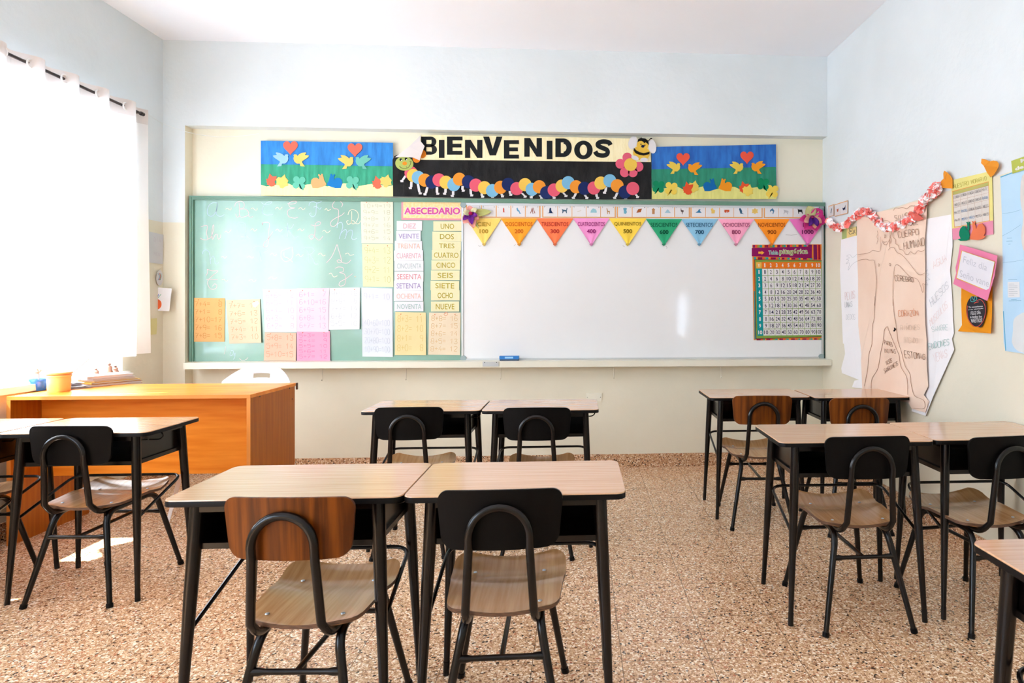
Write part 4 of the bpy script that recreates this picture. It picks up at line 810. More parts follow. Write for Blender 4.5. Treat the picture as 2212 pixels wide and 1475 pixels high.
for x, y in ((1858, 292), (1918, 306)): B_(ell(*Zc(x, y, 1120), 1.4, 1.7, 10), 'eye', (90, 70, 40), .0071, .0004)
B_(ell(*Zc(1886, 322, 1120), 3.7, 3, 14), 'nose', (20, 34, 80), .0073, .0006)
for x, y in ((1768, 498), (1905, 528)): B_(ell(*Zc(x, y, 1120), 8.5, 4.6, 16, rot=.35 if x < 1800 else 0), 'foot', (240, 238, 240), .0074)

# ---------------------------------------------------------------- things on and under the ledge
def Zp(px, py, z): r = ray(px, py); t = (z - EYE) / r.z; return Vector((r.x * t, r.y * t, z))
LT = .823
p = Vector((FRONT.p(1100, 772, .13).x, 4.80, LT))
er = empty('board_eraser', p); tag(er, 'blue board eraser lying on the ledge under the whiteboard', 'eraser')
m = MB(); m.box(-.07, .07, -.022, .022, .012, .036); q_ = m.build('eraser_body', mat('blue_plastic', (24, 116, 190), rough=.35), er)
m = MB(); m.box(-.068, .068, -.021, .021, 0, .012); m.build('felt_pad', mat('grey_felt', (70, 84, 100), rough=.9), er)
m = MB(); m.box(-.03, .03, -.0225, -.022, .018, .030); m.build('eraser_sticker', mat('pale_blue_sticker', (150, 200, 230), rough=.5), er)
p = Vector((FRONT.p(1062, 772, .15).x, 4.741, .800))
kp = empty('metal_plate', p); tag(kp, 'small grey metal plate screwed to the front of the ledge, left of the eraser', 'metal plate')
m = MB(); m.box(-.06, .055, -.003, -.0005, -.014, .022); m.build('plate', ALU, kp)
for x in (-.045, .04):
    m = MB(); m.tube([(x, -.003, .015), (x, -.0045, .015)], .003, 8); m.build('screw', BLACK, kp)
hr = empty('hook_rail', Vector((-.6, YB, .76))); tag(hr, 'long cream strip with five hooks fixed to the wall just under the ledge', 'hook rail')
xa = FRONT.p(640, 797, .05).x; xb = FRONT.p(1620, 792, .05).x
m = MB(); m.box(xa, xb, YB - .055, YB, .762, .776); m.build('rail', LEDGE, hr, loc=hr.location)
for px in (697, 878, 1082, 1326, 1557):
    x = FRONT.p(px, 805, .05).x; m = MB(); m.tube(bend([(x, YB - .052, .765), (x, YB - .055, .69), (x, YB - .062, .678), (x, YB - .075, .69)], .01), .0035, 8); m.build('hook', LEDGE, hr, loc=hr.location)
p = FRONT.p(1283, 857.5, .0); sw = empty('wall_socket', p); tag(sw, 'white plastic socket plate on the wall under the whiteboard', 'socket')
m = MB(); m.box(-.058, .058, -.012, 0, -.03, .03); m.build('cover_plate', mat('cream_plastic', (236, 234, 218), rough=.4), sw)
for x in (-.05, .05):
    m = MB(); m.tube([(x, -.012, 0), (x, -.013, 0)], .0025, 8); m.build('screw', BLACK, sw)
# ---------------------------------------------------------------- right wall
def rsheet(name, pts, rgb, off, label, cat, th=.001, group=None, bulge=None, mt=None):
    c = sum((RIGHT.p(x, y, off) for x, y in pts), Vector()) / len(pts)
    m = MB(); cut(m, RIGHT, pts, off, th, bulge=bulge); o = m.build(name, mt or paper(rgb), loc=c); tag(o, label, cat, group); return o, c
def part(name, pts, rgb, off, par, c, th=.0005, pl=None):
    m = MB(); cut(m, pl or RIGHT, pts, off, th); return m.build(name, paper(rgb), par, loc=c)
o, c = rsheet('example_sheet', [(1818.8, 495), (1849.7, 489), (1849.7, 530), (1818.8, 536)], (186, 204, 130), .004, 'green and yellow sheet with handwritten Ex, above the left white paper', 'paper sheet')
part('yellow_panel', [(1829, 494), (1849.7, 490), (1849.7, 528), (1829, 533)], (252, 224, 150), .0046, o, c)
m = MB(); ribbon(m, RIGHT, smooth2([(1842, 495), (1836, 493), (1835, 498), (1840, 499), (1834, 501), (1836, 506), (1843, 503)], 4), .9, .0052); ribbon(m, RIGHT, [(1842, 497), (1848, 504)], .9, .0052); ribbon(m, RIGHT, [(1847, 496), (1843, 505)], .9, .0052); m.build('handwriting', ink((50, 60, 80)), o, loc=c)
wpt = mat('white_butcher_paper', (240, 238, 240), rough=.6, var=.03, vscale=3, bump=.3, bscale=5)
def bl1(i, n): return (.004, .01, .0, .02, .03, .012, .03, .004, .0, .0, 0, 0, 0, 0)[i % 14]
wl, cl = rsheet('white_paper', [(1817, 517.6), (1849.7, 508.7), (1866, 505), (1866, 838), (1850, 838), (1842, 836), (1846, 822), (1856, 820), (1821, 806), (1819, 795), (1826, 764), (1823, 742.5), (1821, 742), (1819.4, 695), (1814.7, 583)], None, .0065, 'narrow white paper strip left of the body drawing on the right wall', 'paper sheet', bulge=lambda i, n: .25 * (0, 0, 0, 0, .01, .02, .004, .01, .03, .025, .006, .0, .004, .006, .004)[i], mt=wpt)
m = MB(); 
for s, q, w in (("PELOS", [(1825, 632), (1846, 628), (1847, 644), (1826, 647)], .6),): hand(m, RIGHT, s, q, w, .010)
m.build('pink_handwriting', ink((246, 210, 208)), wl, loc=cl)
m = MB(); hand(m, RIGHT, "UÑAS", [(1825, 652), (1841, 651), (1841, 662), (1825, 664)], .6, .0160)
ribbon(m, RIGHT, smooth2([(1851, 549), (1842, 556), (1836, 550), (1829, 553), (1835, 557), (1828, 560), (1834, 562), (1827, 570), (1835, 568), (1832, 584), (1840, 572), (1851, 564)], 4), .5, .0160)
hand(m, RIGHT, "DEDOS", [(1828, 680), (1847, 679), (1847, 690), (1828, 690)], .4, .0160); m.build('grey_handwriting', ink((196, 200, 206)), wl, loc=cl)
wr, cr = rsheet('white_paper', [(1990, 475), (2000, 473), (2054.7, 463), (2057, 500), (2058, 530), (2053, 583), (2057, 640), (2058, 680), (2059, 695), (2061, 720), (2057, 732), (2063, 755), (2019, 856), (2002.5, 898), (1971, 888), (1972, 878), (1996, 870)], None, .0065, 'white paper sheet with the words AGUA and HUESOS right of the body drawing', 'paper sheet',
                bulge=lambda i, n: .25 * (0, 0, 0, .004, .004, .012, .004, 0, .004, .004, .012, .02, .035, .035, .02, .01, 0)[i], mt=wpt)
m = MB(); hand(m, RIGHT, "AGUA", [(2014, 566), (2043, 548), (2045, 562), (2017, 580)], .7, .0160); hand(m, RIGHT, "MUSCULOS", [(2008, 690), (2044, 650), (2047, 664), (2010, 704)], .5, .0160); hand(m, RIGHT, "VENAS", [(2015, 764), (2045, 754), (2046, 770), (2018, 782)], .5, .0160); m.build('pink_handwriting', ink((246, 212, 208)), wr, loc=cr)
m = MB(); hand(m, RIGHT, "HUESOS", [(2007, 646), (2046, 608), (2049, 622), (2012, 662)], .7, .0160); ribbon(m, RIGHT, smooth2([(1998, 588), (2004, 582), (2001, 590), (2007, 592), (2002, 598), (2009, 604), (2000, 606), (2005, 616), (1998, 612)], 4), .5, .0160); m.build('grey_handwriting', ink((190, 194, 202)), wr, loc=cr)
m = MB(); hand(m, RIGHT, "ENDONES", [(2005, 742), (2050, 731), (2050, 744), (2007, 755)], .8, .0160); hand(m, RIGHT, "SANGRE", [(2012, 706), (2048, 700), (2048, 712), (2014, 716)], .5, .0160); m.build('green_handwriting', ink((150, 196, 190)), wr, loc=cr)
KR = mat('salmon_kraft_paper', (240, 214, 194), rough=.6, rgb2=(232, 202, 180), vscale=2.5, bump=.3, bscale=4)
bp_, cb_ = rsheet('body_drawing', [(1851, 473), (1890, 459), (1933, 451), (1968.5, 437), (2003, 433), (2002, 470), (1998, 520), (1999, 580), (1998, 660), (2000, 700), (2002.5, 735), (2003, 790), (2006, 834), (1997, 853), (2008, 867), (2000.6, 891), (1971, 882.5), (1963, 870), (1864, 845), (1862, 780), (1861.5, 764), (1855, 704), (1854, 600), (1851, 540)], None, .0168, 'tall salmon kraft paper with a drawn human outline titled SILUETA CUERPO HUMANO', 'body drawing',
                bulge=lambda i, n: .33 * (0, 0, 0, 0, .004, .006, .006, .004, .006, .012, .008, .012, .008, .012, .014, .018, .012, .008, .012, .02, .006, .010, .004, .0)[i], mt=KR)
BO2 = .0242
def zr(s, k=6.146, ox=1770, oy=420): return [(ox + x / k, oy + y / k) for x, y in zq(s)]
def flatlines(lst, w, col, nm):
    m = MB()
    for q in lst: ribbon(m, RIGHT, smooth2(q, 4), w, BO2)
    return m
m = MB()
for q in (zr("505,800 600,785 665,770 710,740 745,748 805,745 810,560"), zr("505,888 545,868 625,860 665,872 725,875 740,960 752,1100 752,1230 735,1475"), zr("940,500 925,700"), zr("915,740 935,712 985,705 1030,770 1090,800 1160,870 1230,960 1300,1050 1345,1068 1400,1040"),
          zr("975,1475 975,1200 985,1050 1010,940 1060,945 1130,1020 1200,1090 1290,1120 1330,1180 1370,1300 1385,1250 1370,1185 1410,1200"), zr("865,570 868,530 880,568 860,572"), zr("830,600 850,655 890,665 930,600"), zr("845,620 870,635 895,622"), zr("855,350 890,345 925,360 935,390"),
          zr("780,925 790,920 800,940 788,955 780,930"), zr("922,925 935,912 948,930 938,950 922,930"), zr("770,480 775,520 765,560 775,600 762,660"), zr("950,480 955,520 940,560 955,600 945,650"),
          zr("650,0 648,250 625,350 620,560 585,680 570,850 550,960 530,1060", 5.463, 1770, 640), zr("865,0 880,200 905,350 925,520 965,650 1010,820 1065,910 1080,1020 1100,1120 1130,1180 1220,1220 1245,1270 1230,1325 1110,1320", 5.463, 1770, 640),
          zr("800,355 765,400 755,520 725,650 690,850 620,970 610,1085", 5.463, 1770, 640), zr("800,355 850,480 900,600 940,700 960,830 1030,960 1040,1160", 5.463, 1770, 640)):
    ribbon(m, RIGHT, smooth2(q, 4), .7, BO2)
q = zr("980,215 1010,180 1060,185 1100,170 1160,190 1210,150 1260,160 1270,190 1260,220"); ribbon(m, RIGHT, smooth2(q, 4), .8, BO2)
q = zr("985,500 975,560 1010,600 1010,650 1050,680 1065,730 1110,740 1140,790 1180,795 1210,760 1260,790 1310,745 1350,760 1395,735"); ribbon(m, RIGHT, smooth2(q, 4), .8, BO2)
m.build('drawn_outline', ink((176, 128, 98)), bp_, loc=cb_)
for s, q, w, col in (("SILUE", [(1932, 466), (1960, 460), (1961, 471), (1934, 478)], .8, 0), ("DEL", [(1966, 480), (1982, 476), (1983, 484), (1967, 488)], .8, 0),
  ("CUERPO", [(1939, 501), (1983, 494), (1984, 506), (1941, 514)], .9, 0), ("HUMANO", [(1951, 524), (1996, 514), (1997, 531), (1953, 539)], .9, 0), ("CEREBRO", [(1932, 594), (1972, 600), (1973, 609), (1934, 606)], .9, 0),
  ("ESTOMAG", [(1953, 758), (1998, 765), (1998, 776), (1955, 773)], .9, 0), ("PARTES", [(1910, 735), (1927, 740), (1928, 748), (1911, 744)], .6, 0), ("INTIMAS", [(1909, 753), (1934, 755), (1935, 764), (1910, 762)], .6, 0),
  ("VASOS", [(1913, 780), (1926, 773), (1927, 782), (1914, 789)], .6, 0), ("SANGUINEOS", [(1909, 797), (1938, 780), (1940, 788), (1911, 806)], .6, 0), ("CORAZÓN", [(1940, 671), (1982, 670), (1983, 681), (1941, 684)], .9, 1),
  ("RIÑONES", [(1945, 703), (1986, 702), (1986, 712), (1946, 713)], .6, 2), ("HIGADO", [(1953, 728), (1982, 731), (1982, 741), (1953, 741)], .6, 2)):
    m = MB(); hand(m, RIGHT, s, q, w, BO2); m.build('handwritten_word', ink(((150, 112, 90), (240, 160, 120), (226, 198, 174))[col]), bp_, loc=cb_)
part('torn_hole', zr("880,365 895,375 902,390 880,418 872,405 882,390", 5.463, 1770, 640), (26, 18, 16), BO2, bp_, cb_)
# garland of crumpled paper
gp_ = smooth2([(1791, 477), (1800, 489), (1812, 491), (1828, 484), (1845, 470), (1860, 457), (1872, 457), (1884, 466), (1896, 479), (1908, 489), (1922, 491), (1940, 487), (1958, 478), (1974, 468), (1986, 455), (1993, 440), (2001, 428), (2012, 421), (2020, 414), (2026, 408), (2021, 405), (2015, 410), (2022, 413)], 7)
cG = RIGHT.p(1905, 470, .03); ga = empty('paper_garland', cG); tag(ga, 'coral and white crumpled paper garland draped across the right wall', 'garland')
rs = random.Random(11); mm = [MB(), MB()]
for i, (x, y) in enumerate(gp_):
    for k in range(3):
        ce_ = RIGHT.p(x + rs.uniform(-3, 3), y + rs.uniform(-3, 3), .032 + rs.uniform(-.008, .012)); nrm_ = Vector((rs.uniform(-1, 1), rs.uniform(-1, 1), rs.uniform(-1, 1))).normalized()
        a = nrm_.orthogonal().normalized(); b = nrm_.cross(a); R = rs.uniform(.017, .029); v = [ce_]; n = 9
        for j in range(n):
            t = 2 * math.pi * j / n; r = R * rs.uniform(.75, 1.15); v.append(ce_ + a * r * math.cos(t) + b * r * math.sin(t) + nrm_ * R * rs.uniform(-.45, .45))
        mm[1 if rs.random() < .46 else 0].add(v, [(0, j + 1, (j + 1) % n + 1) for j in range(n)])
c_ = ga.location
g1 = mm[0].build('coral_ruffle', mat('coral_crepe_paper', (252, 142, 134), rough=.8, spec=.1), ga, loc=c_); g2 = mm[1].build('white_ruffle', mat('white_crepe_paper', (250, 244, 244), rough=.8, spec=.1), ga, loc=c_)
m = MB(); m.tube([RIGHT.p(x, y, .030) for x, y in gp_], .003, 6); m.build('string', paper((240, 180, 170)), ga, loc=c_)
lf_ = [zr(s) for s in ("1195,225 1240,225 1290,245 1330,275 1365,320 1300,350 1245,345 1210,300 1195,260",)]
m = MB(); cut(m, RIGHT, lf_[0], .05, .001, bulge=lambda i, n: .01 * math.sin(i)); m.build('coral_leaf', paper((240, 116, 104)), ga, loc=c_)
# timetable
o, c = rsheet('timetable', [(2055, 389.3), (2142.4, 369), (2145, 476), (2056, 494)], (250, 240, 150), .006, 'yellow framed weekly timetable on the right wall with pink lower band', 'timetable')
part('pink_band', [(2056, 491.8), (2145, 474.7), (2146, 506), (2055.6, 518.4)], (248, 158, 186), .0052, o, c)
part('orange_border', [(2057, 413), (2135.6, 391.8), (2138, 477), (2061.3, 491.5)], (246, 160, 80), .0066, o, c)
part('grid_sheet', [(2058.2, 414.2), (2134.8, 393.2), (2137, 476), (2062, 490)], (238, 230, 222), .0072, o, c)
tq = [(2058.2, 414.2), (2134.8, 393.2), (2137, 476), (2062, 490)]
part('olive_header_row', [quadmap(tq, 0, 0), quadmap(tq, 1, 0), quadmap(tq, 1, .095), quadmap(tq, 0, .095)], (200, 196, 116), .0076, o, c)
m = MB(); hand(m, RIGHT, "NUESTRO HORARIO", [(2059, 399), (2130, 381), (2131, 389), (2060, 407)], .9, .0068); m.build('olive_lettering', ink((196, 186, 90)), o, loc=c)
rs = random.Random(2); mk, mb2, ml = MB(), MB(), MB()
for r in range(5):
    ribbon(ml, RIGHT, [quadmap(tq, 0, .095 + r * .181), quadmap(tq, 1, .095 + r * .181)], .5, .0078)
    for k in range(5):
        if r < 4: 
            ribbon(ml, RIGHT, [quadmap(tq, k / 5, .095), quadmap(tq, k / 5, 1)], .4, .0078) if r == 0 else None
            w_ = rs.choice(["LENGUA", "MATE", "CIENCIAS", "MUSICA", "PLASTICA", "INGLES"]); bl = (r, k) in ((1, 4), (2, 1), (3, 1), (3, 2))
            u0, v0 = k / 5 + .02, .13 + r * .22; hand(mb2 if bl else mk, RIGHT, w_, [quadmap(tq, u0, v0), quadmap(tq, u0 + .16, v0), quadmap(tq, u0 + .16, v0 + .07), quadmap(tq, u0, v0 + .07)], .45, .0080)
mk.build('grey_handwriting', ink((130, 126, 126)), o, loc=c); mb2.build('blue_handwriting', ink((96, 150, 196)), o, loc=c); ml.build('grid_lines', ink((204, 170, 150)), o, loc=c)
def rot_(sh, a): return [(x * math.cos(a) - y * math.sin(a), x * math.sin(a) + y * math.cos(a)) for x, y in sh]
hs = [zr("205,262 225,258 250,275 275,310 290,350 293,458 215,455 170,445 158,410 170,370 190,345 192,290", 5.267, 2000, 320), zr("632,140 645,120 680,125 725,150 755,140 800,150 835,180 838,215 810,260 765,305 720,330 690,280 665,200 640,170", 5.267, 2000, 320)]
for q, lab in zip(hs, ('orange paper heart at the left top corner of the timetable', 'orange paper heart at the right top corner of the timetable')):
    rsheet('paper_heart', q, (252, 162, 50), .020, lab, 'paper heart', group='orange hearts above the timetable', bulge=lambda i, n: .006 * math.sin(i * 1.1))
sg = zr("380,950 390,915 420,885 450,890 475,935 470,900 468,860 457,842 475,838 482,858 488,835 499,840 492,870 497,910 485,940 498,990 490,1035 460,1052 390,1055 362,1035 395,1028 378,990", 5.267, 2000, 320)
so = zr("500,1020 520,960 535,925 528,890 530,850 520,830 535,832 545,850 555,825 565,832 555,860 568,895 570,920 600,865 640,855 672,900 675,960 655,1000 682,998 650,1030 590,1045 510,1040", 5.267, 2000, 320)
rsheet('paper_snail', sg, (12, 140, 104), .014, 'green paper snail below the timetable', 'paper snail', group='paper snails below the timetable'); rsheet('paper_snail', so, (252, 134, 90), .015, 'orange paper snail below the timetable', 'paper snail', group='paper snails below the timetable')
# cards below
o, c = rsheet('teachers_day_card', [(2076.5, 620), (2143.7, 618), (2147, 680), (2147, 720), (2110, 718), (2073.7, 715.5), (2078, 702), (2076, 650)], (252, 160, 30), .008, 'orange card with a black apple and white lettering on the right wall', 'card', bulge=lambda i, n: (0, 0, .01, .016, .004, .012, .0, 0)[i])
OF = .026
ap = part('black_apple', smooth2([(2109, 642), (2119, 638), (2128, 650), (2131, 668), (2127, 690), (2120, 706), (2112, 706), (2101, 704), (2091, 690), (2087, 668), (2091, 650), (2100, 640)], 4, True), (52, 50, 56), OF - .001, o, c)
m = MB(); ribbon(m, RIGHT, smooth2([(2109, 650), (2118, 647), (2126, 656), (2129, 672), (2124, 692), (2114, 704), (2103, 704), (2092, 690), (2089, 672), (2090, 660)], 5), 1.1, OF); ribbon(m, RIGHT, smooth2([(2104, 655), (2109, 653), (2114, 652)], 4), 1.4, OF); m.build('red_outline', ink((236, 96, 80)), o, loc=c)
m = MB(); ribbon(m, RIGHT, smooth2([(2098, 640), (2097, 650), (2104, 651), (2110, 645), (2106, 640), (2104, 649), (2100, 641)], 5), 1.3, OF); m.build('teal_leaf', ink((80, 180, 180)), o, loc=c)
m = MB()
text(m, RIGHT, "FELIZ DÍA", [(2097, 671), (2118, 669.5), (2119, 678), (2097, 680)], OF, .02); text(m, RIGHT, "a todos los", [(2096, 681.5), (2121, 681), (2121, 686), (2096, 687)], OF, .03); text(m, RIGHT, "MAESTROS!", [(2097, 688), (2122, 687), (2121, 696), (2099, 697)], OF, .02)
text(m, RIGHT, "Tu enseñanza", [(2092, 662), (2123, 659.5), (2123, 662.5), (2092, 665.5)], OF, .03); text(m, RIGHT, "y tu ejemplo", [(2091, 667.5), (2124, 664.5), (2124, 667.5), (2092, 670.5)], OF, .03)
m.build('white_lettering', ink((214, 212, 216)), o, loc=c)
pk_ = [(2073.7, 528), (2115, 540), (2158, 552), (2152, 595), (2139.5, 650), (2100, 632), (2058.9, 613), (2063, 590), (2064, 578), (2070, 560)]
o, c = rsheet('greeting_card', pk_, (250, 142, 180), .030, 'tilted pink card with white centre reading Feliz día seño on the right wall', 'card', bulge=lambda i, n: (0, 0, .008, .008, .016, .01, 0, -.006, 0, .004)[i])
part('yellow_edge', [(2077, 540.8), (2149.3, 565), (2136.3, 630.5), (2065.5, 601)], (252, 200, 90), .041, o, c); part('white_panel', [(2078.3, 542.2), (2148, 565.8), (2135.6, 628.6), (2067, 600)], (246, 244, 250), .0418, o, c)
m = MB(); text(m, RIGHT, "Feliz día", [(2082, 553), (2133, 571), (2131, 585), (2080, 567)], .0425, -.008); text(m, RIGHT, "Seño vane", [(2074, 583), (2137, 605), (2135, 620), (2073, 597)], .0425, -.008); m.build('grey_handwriting', ink((206, 206, 216)), o, loc=c)
# wall map
o, c = rsheet('wall_map', [(2160.4, 381.7), (2240, 352), (2290, 334), (2300, 700), (2296, 776), (2171.8, 758), (2168, 740), (2166.5, 672), (2166, 566.8), (2164, 460.5)], (196, 222, 236), .006, 'pale blue wall map cut off by the right photo edge', 'map', bulge=lambda i, n: 0, mt=mat('map_paper', (186, 216, 236), rough=.5, spec=.2, rgb2=(172, 206, 230), vscale=3))
part('land_area', smooth2([(2190, 690), (2204, 678), (2215, 676), (2240, 690), (2250, 730), (2236, 764), (2212, 762), (2196, 756), (2186, 740), (2188, 715)], 3, True), (236, 240, 242), .0068, o, c)
part('land_area', smooth2([(2208, 380), (2230, 374), (2246, 420), (2240, 520), (2214, 545), (2206, 510), (2210, 470), (2204, 430)], 3, True), (238, 230, 226), .0068, o, c)
part('dark_blue_edge', [(2160.4, 381.7), (2290, 334), (2290, 335.5), (2162, 383.5)], (100, 186, 224), .007, o, c); part('dark_blue_edge', [(2166.5, 672), (2168, 672), (2173, 757), (2171.5, 757.5)], (100, 186, 224), .007, o, c)
pl_ = part('legend_panel', [(2176.5, 609), (2202, 608.5), (2203, 642), (2177, 642.5)], (244, 246, 248), .0072, o, c)
m = MB()
for k in range(7): ribbon(m, RIGHT, [(2179, 613.5 + 4 * k), (2179 + (19 if k % 3 else 12), 613.5 + 4 * k)], .6, .0080)
m.build('legend_lines', ink((176, 186, 196)), pl_, loc=c)
m = MB()
for a, b, y in ((2175, 2186, 514.5), (2174, 2187, 521), (2178, 2183, 527.5), (2178, 2197, 604.5), (2184, 2196, 647), (2179, 2206, 650)): ribbon(m, RIGHT, [(a, y), (b, y - .6)], .9, .0074)
for q in ("870,745 980,730 1080,700", "865,1000 960,950 1080,870", "875,1300 1000,1290 1100,1270"): ribbon(m, RIGHT, smooth2(zr(q, 5.267, 2000, 320), 3), .6, .0074)
m.build('map_lines', ink((136, 184, 212)), o, loc=c)
o, c = rsheet('map_title', [(2184.3, 347.5), (2212, 338), (2285, 314), (2286, 345), (2212, 367), (2187, 375)], (196, 206, 96), .012, 'lime green map title label above the wall map', 'label', bulge=None)
m = MB(); text(m, RIGHT, "M", [(2204, 344), (2216, 340), (2217, 348), (2205, 352)], .0128, .05); text(m, RIGHT, "de la", [(2192, 361), (2228, 350), (2229, 358), (2193, 369)], .0128, .05); m.build('white_lettering', ink((244, 244, 236)), o, loc=c)
# small nail marks on the painted walls
# ---------------------------------------------------------------- left wall papers
def lsheet(pl, name, pts, rgb, off, label, cat, grp='children drawings by the front left corner'):
    c = sum((pl.p(x, y, off) for x, y in pts), Vector()) / len(pts)
    m = MB(); cut(m, pl, pts, off, .001); o = m.build(name, paper(rgb), loc=c); tag(o, label, cat, grp); return o, c
o, c = lsheet(LEFT, 'drawing_sheet', [(322, 500), (353, 507), (351.8, 570.4), (322, 567)], (228, 230, 236), .006, 'pale grey sheet with faint pink lettering, topmost beside the curtain', 'drawing')
m = MB(); hand(m, LEFT, "DIA", [(333, 513), (347, 516), (347, 524), (333, 522)], .6, .007); hand(m, LEFT, "FELIZ", [(333, 544), (346, 547), (346, 553), (333, 551)], .5, .007); m.build('handwriting', ink((214, 206, 220)), o, loc=c)
o, c = lsheet(LEFT, 'cut_out_drawing', ell(345, 600, 7.2, 16.5, 20), (234, 234, 238), .010, 'small oval cut-out with blue and red crayon stripes beside the curtain', 'drawing')
for k, (col, dx) in enumerate((((150, 190, 220), -2), ((220, 130, 120), 1.5), ((130, 200, 190), 4))):
    m = MB(); ribbon(m, LEFT, smooth2([(343 + dx, 590), (346 + dx * .6, 597), (343 + dx * .8, 605)], 4), 1.4, .0112); m.build('crayon_stripe', ink(col), o, loc=c)
o, c = lsheet(BEAM, 'drawing_sheet', [(326, 619.5), (371, 623), (365.5, 672), (326, 671)], (246, 245, 248), .055, 'white drawing with a round orange fruit sticking out past the corner', 'drawing')
m = MB(); cut(m, BEAM, ell(339.5, 657, 9.4, 11, 22), .0556, .0005); m.build('orange_fruit', ink((240, 112, 64)), o, loc=c)
for k, (q, col) in enumerate((([(338, 643), (334, 637)], (244, 190, 130)), ([(339, 643), (339, 635)], (200, 150, 170)), ([(340, 643), (343, 635)], (90, 120, 200)), ([(342, 643), (348, 635)], (110, 190, 150)))):
    m = MB(); ribbon(m, BEAM, q, 1.2, .0558); m.build('crayon_stroke', ink(col), o, loc=c)
lsheet(LEFT, 'sticky_note', [(326, 688), (339, 687), (339.6, 703), (338, 722), (326, 723)], (240, 234, 170), .007, 'pale yellow note below the orange fruit drawing', 'note')

# ---------------------------------------------------------------- student desks
DW, DD, DH = .606, .388, .695
def make_desk(first):
    r = empty('student_desk', (0, 0, 0))
    hw, hd = DW / 2, DD / 2
    pts = []
    for cx_, cy_, a0 in ((hw - .03, hd - .03, 0), (-hw + .03, hd - .03, 90), (-hw + .03, -hd + .03, 180), (hw - .03, -hd + .03, 270)):
        for k in range(6): t = math.radians(a0 + 18 * k); pts.append((cx_ + .03 * math.cos(t), cy_ + .03 * math.sin(t)))
    n = len(pts); v = [(x, y, DH - .003) for x, y in pts] + [(x, y, DH - .018) for x, y in pts] + [(x * .996, y * .994, DH) for x, y in pts]
    f = [tuple(range(2 * n, 3 * n)), tuple(reversed(range(n, 2 * n)))] + [(i, (i + 1) % n, n + (i + 1) % n, n + i) for i in range(n)] + [(i, (i + 1) % n, 2 * n + (i + 1) % n, 2 * n + i) for i in range(n)]
    obj('tabletop', v, f, [LAM, EDGE], r, [0, 1] + [1] * n + [0] * n, True, ang=30)
    m = MB(); bx = .222; by = .150
    m.box(-bx, bx, -by, by + .01, .558, .562); m.box(-bx, -bx + .003, -by, by + .01, .562, .674); m.box(bx - .003, bx, -by, by + .01, .562, .674); m.box(-bx, bx, by + .007, by + .01, .562, .674)
    m.box(-bx, bx, -by - .006, -by, .552, .568); m.build('book_tray', BLACK, r)
    m = MB(); m.box(-.235, .235, -.166, -.146, .655, .677); m.box(-.235, .235, .146, .166, .655, .677); m.box(-.246, -.226, -.165, .165, .655, .677); m.box(.226, .246, -.165, .165, .655, .677)
    m.box(-.232, -.226, -.15, .15, .550, .566); m.box(.226, .232, -.15, .15, .550, .566); m.build('under_frame', BLACK, r)
    for sx in (-1, 1):
        for sy in (-1, 1):
            m = MB(); t = Vector((sx * .232, sy * .152, .676)); b = Vector((sx * .262, sy * .188, .0))
            m.tube([t + (b - t) * k for k in (0, .35, .93, .93, 1)], [.0185, .0168, .0096, .0106, .0103], 14); m.build('leg', BLACK, r, smooth=True)
    q = bend([(-.247, -.163, .335), (-.242, .142, .440), (.242, .142, .440), (.247, -.163, .335)], .05, 6)
    m = MB(); m.tube(q, .0062, 8); m.build('foot_rest_bar', BLACK, r, smooth=True)
    m = MB(); m.tube(bend([(.226, -.06, .640), (.272, -.06, .640), (.288, -.06, .655), (.276, -.06, .672)], .014), .0028, 8); m.build('bag_hook', BLACK, r, smooth=True)
    return r
def dup(root):
    r = root.copy(); C.objects.link(r)
    for ch in list(root.children):
        c = ch.copy(); C.objects.link(c); c.parent = r
        for g in ch.children: d = g.copy(); C.objects.link(d); d.parent = c
    return r
desk0 = None
DESKS = [(-.790, 1.975, 0, 1.03, 'light wood topped student desk, left desk of the large pair in front'), (-.172, 1.972, 0, 1.0, 'light wood topped student desk, right desk of the large pair in front'),
 (-.787, 3.470, 0, .97, 'student desk by the front wall below the chalkboard and whiteboard joint, left of its pair'), (-.192, 3.462, 0, .97, 'student desk by the front wall under the whiteboard, right of the pair with black chairs'),
 (-2.065, 2.975, 0, .97, 'student desk in front of the wooden teacher desk with a black chair tucked in'), (-2.666, 2.975, 0, .97, 'student desk at the left wall, mostly cut off by the left photo edge'),
 (1.067, 2.600, -.01, 1.0, 'student desk in the right middle row, left of its pair, black chair tucked in'), (1.655, 2.615, 0, .93, 'student desk against the right wall, middle row, cut off by the right photo edge'),
 (1.045, 3.855, 0, .97, 'student desk in the back right corner, left of its pair, brown chair with visible seat'), (1.632, 3.815, 0, .935, 'student desk in the back right corner touching the wall below the body drawing'),
 (1.40, 1.50, 0, 1.0, 'student desk corner in the near right of the photo, strongly cropped')]
near = Zp(2085, 1165, DH); DESKS[-1] = (near.x + DW / 2 + .004, near.y - DD / 2 - .004, 0, 1.0, DESKS[-1][4])
for i, (x, y, rz, sx, lab) in enumerate(DESKS):
    d = make_desk(0) if desk0 is None else dup(desk0)
    if desk0 is None: desk0 = d
    d.location = (x, y, 0); d.rotation_euler = (0, 0, rz); d.scale = (sx, 1, 1); tag(d, lab, 'desk', 'student desks set out in pairs')

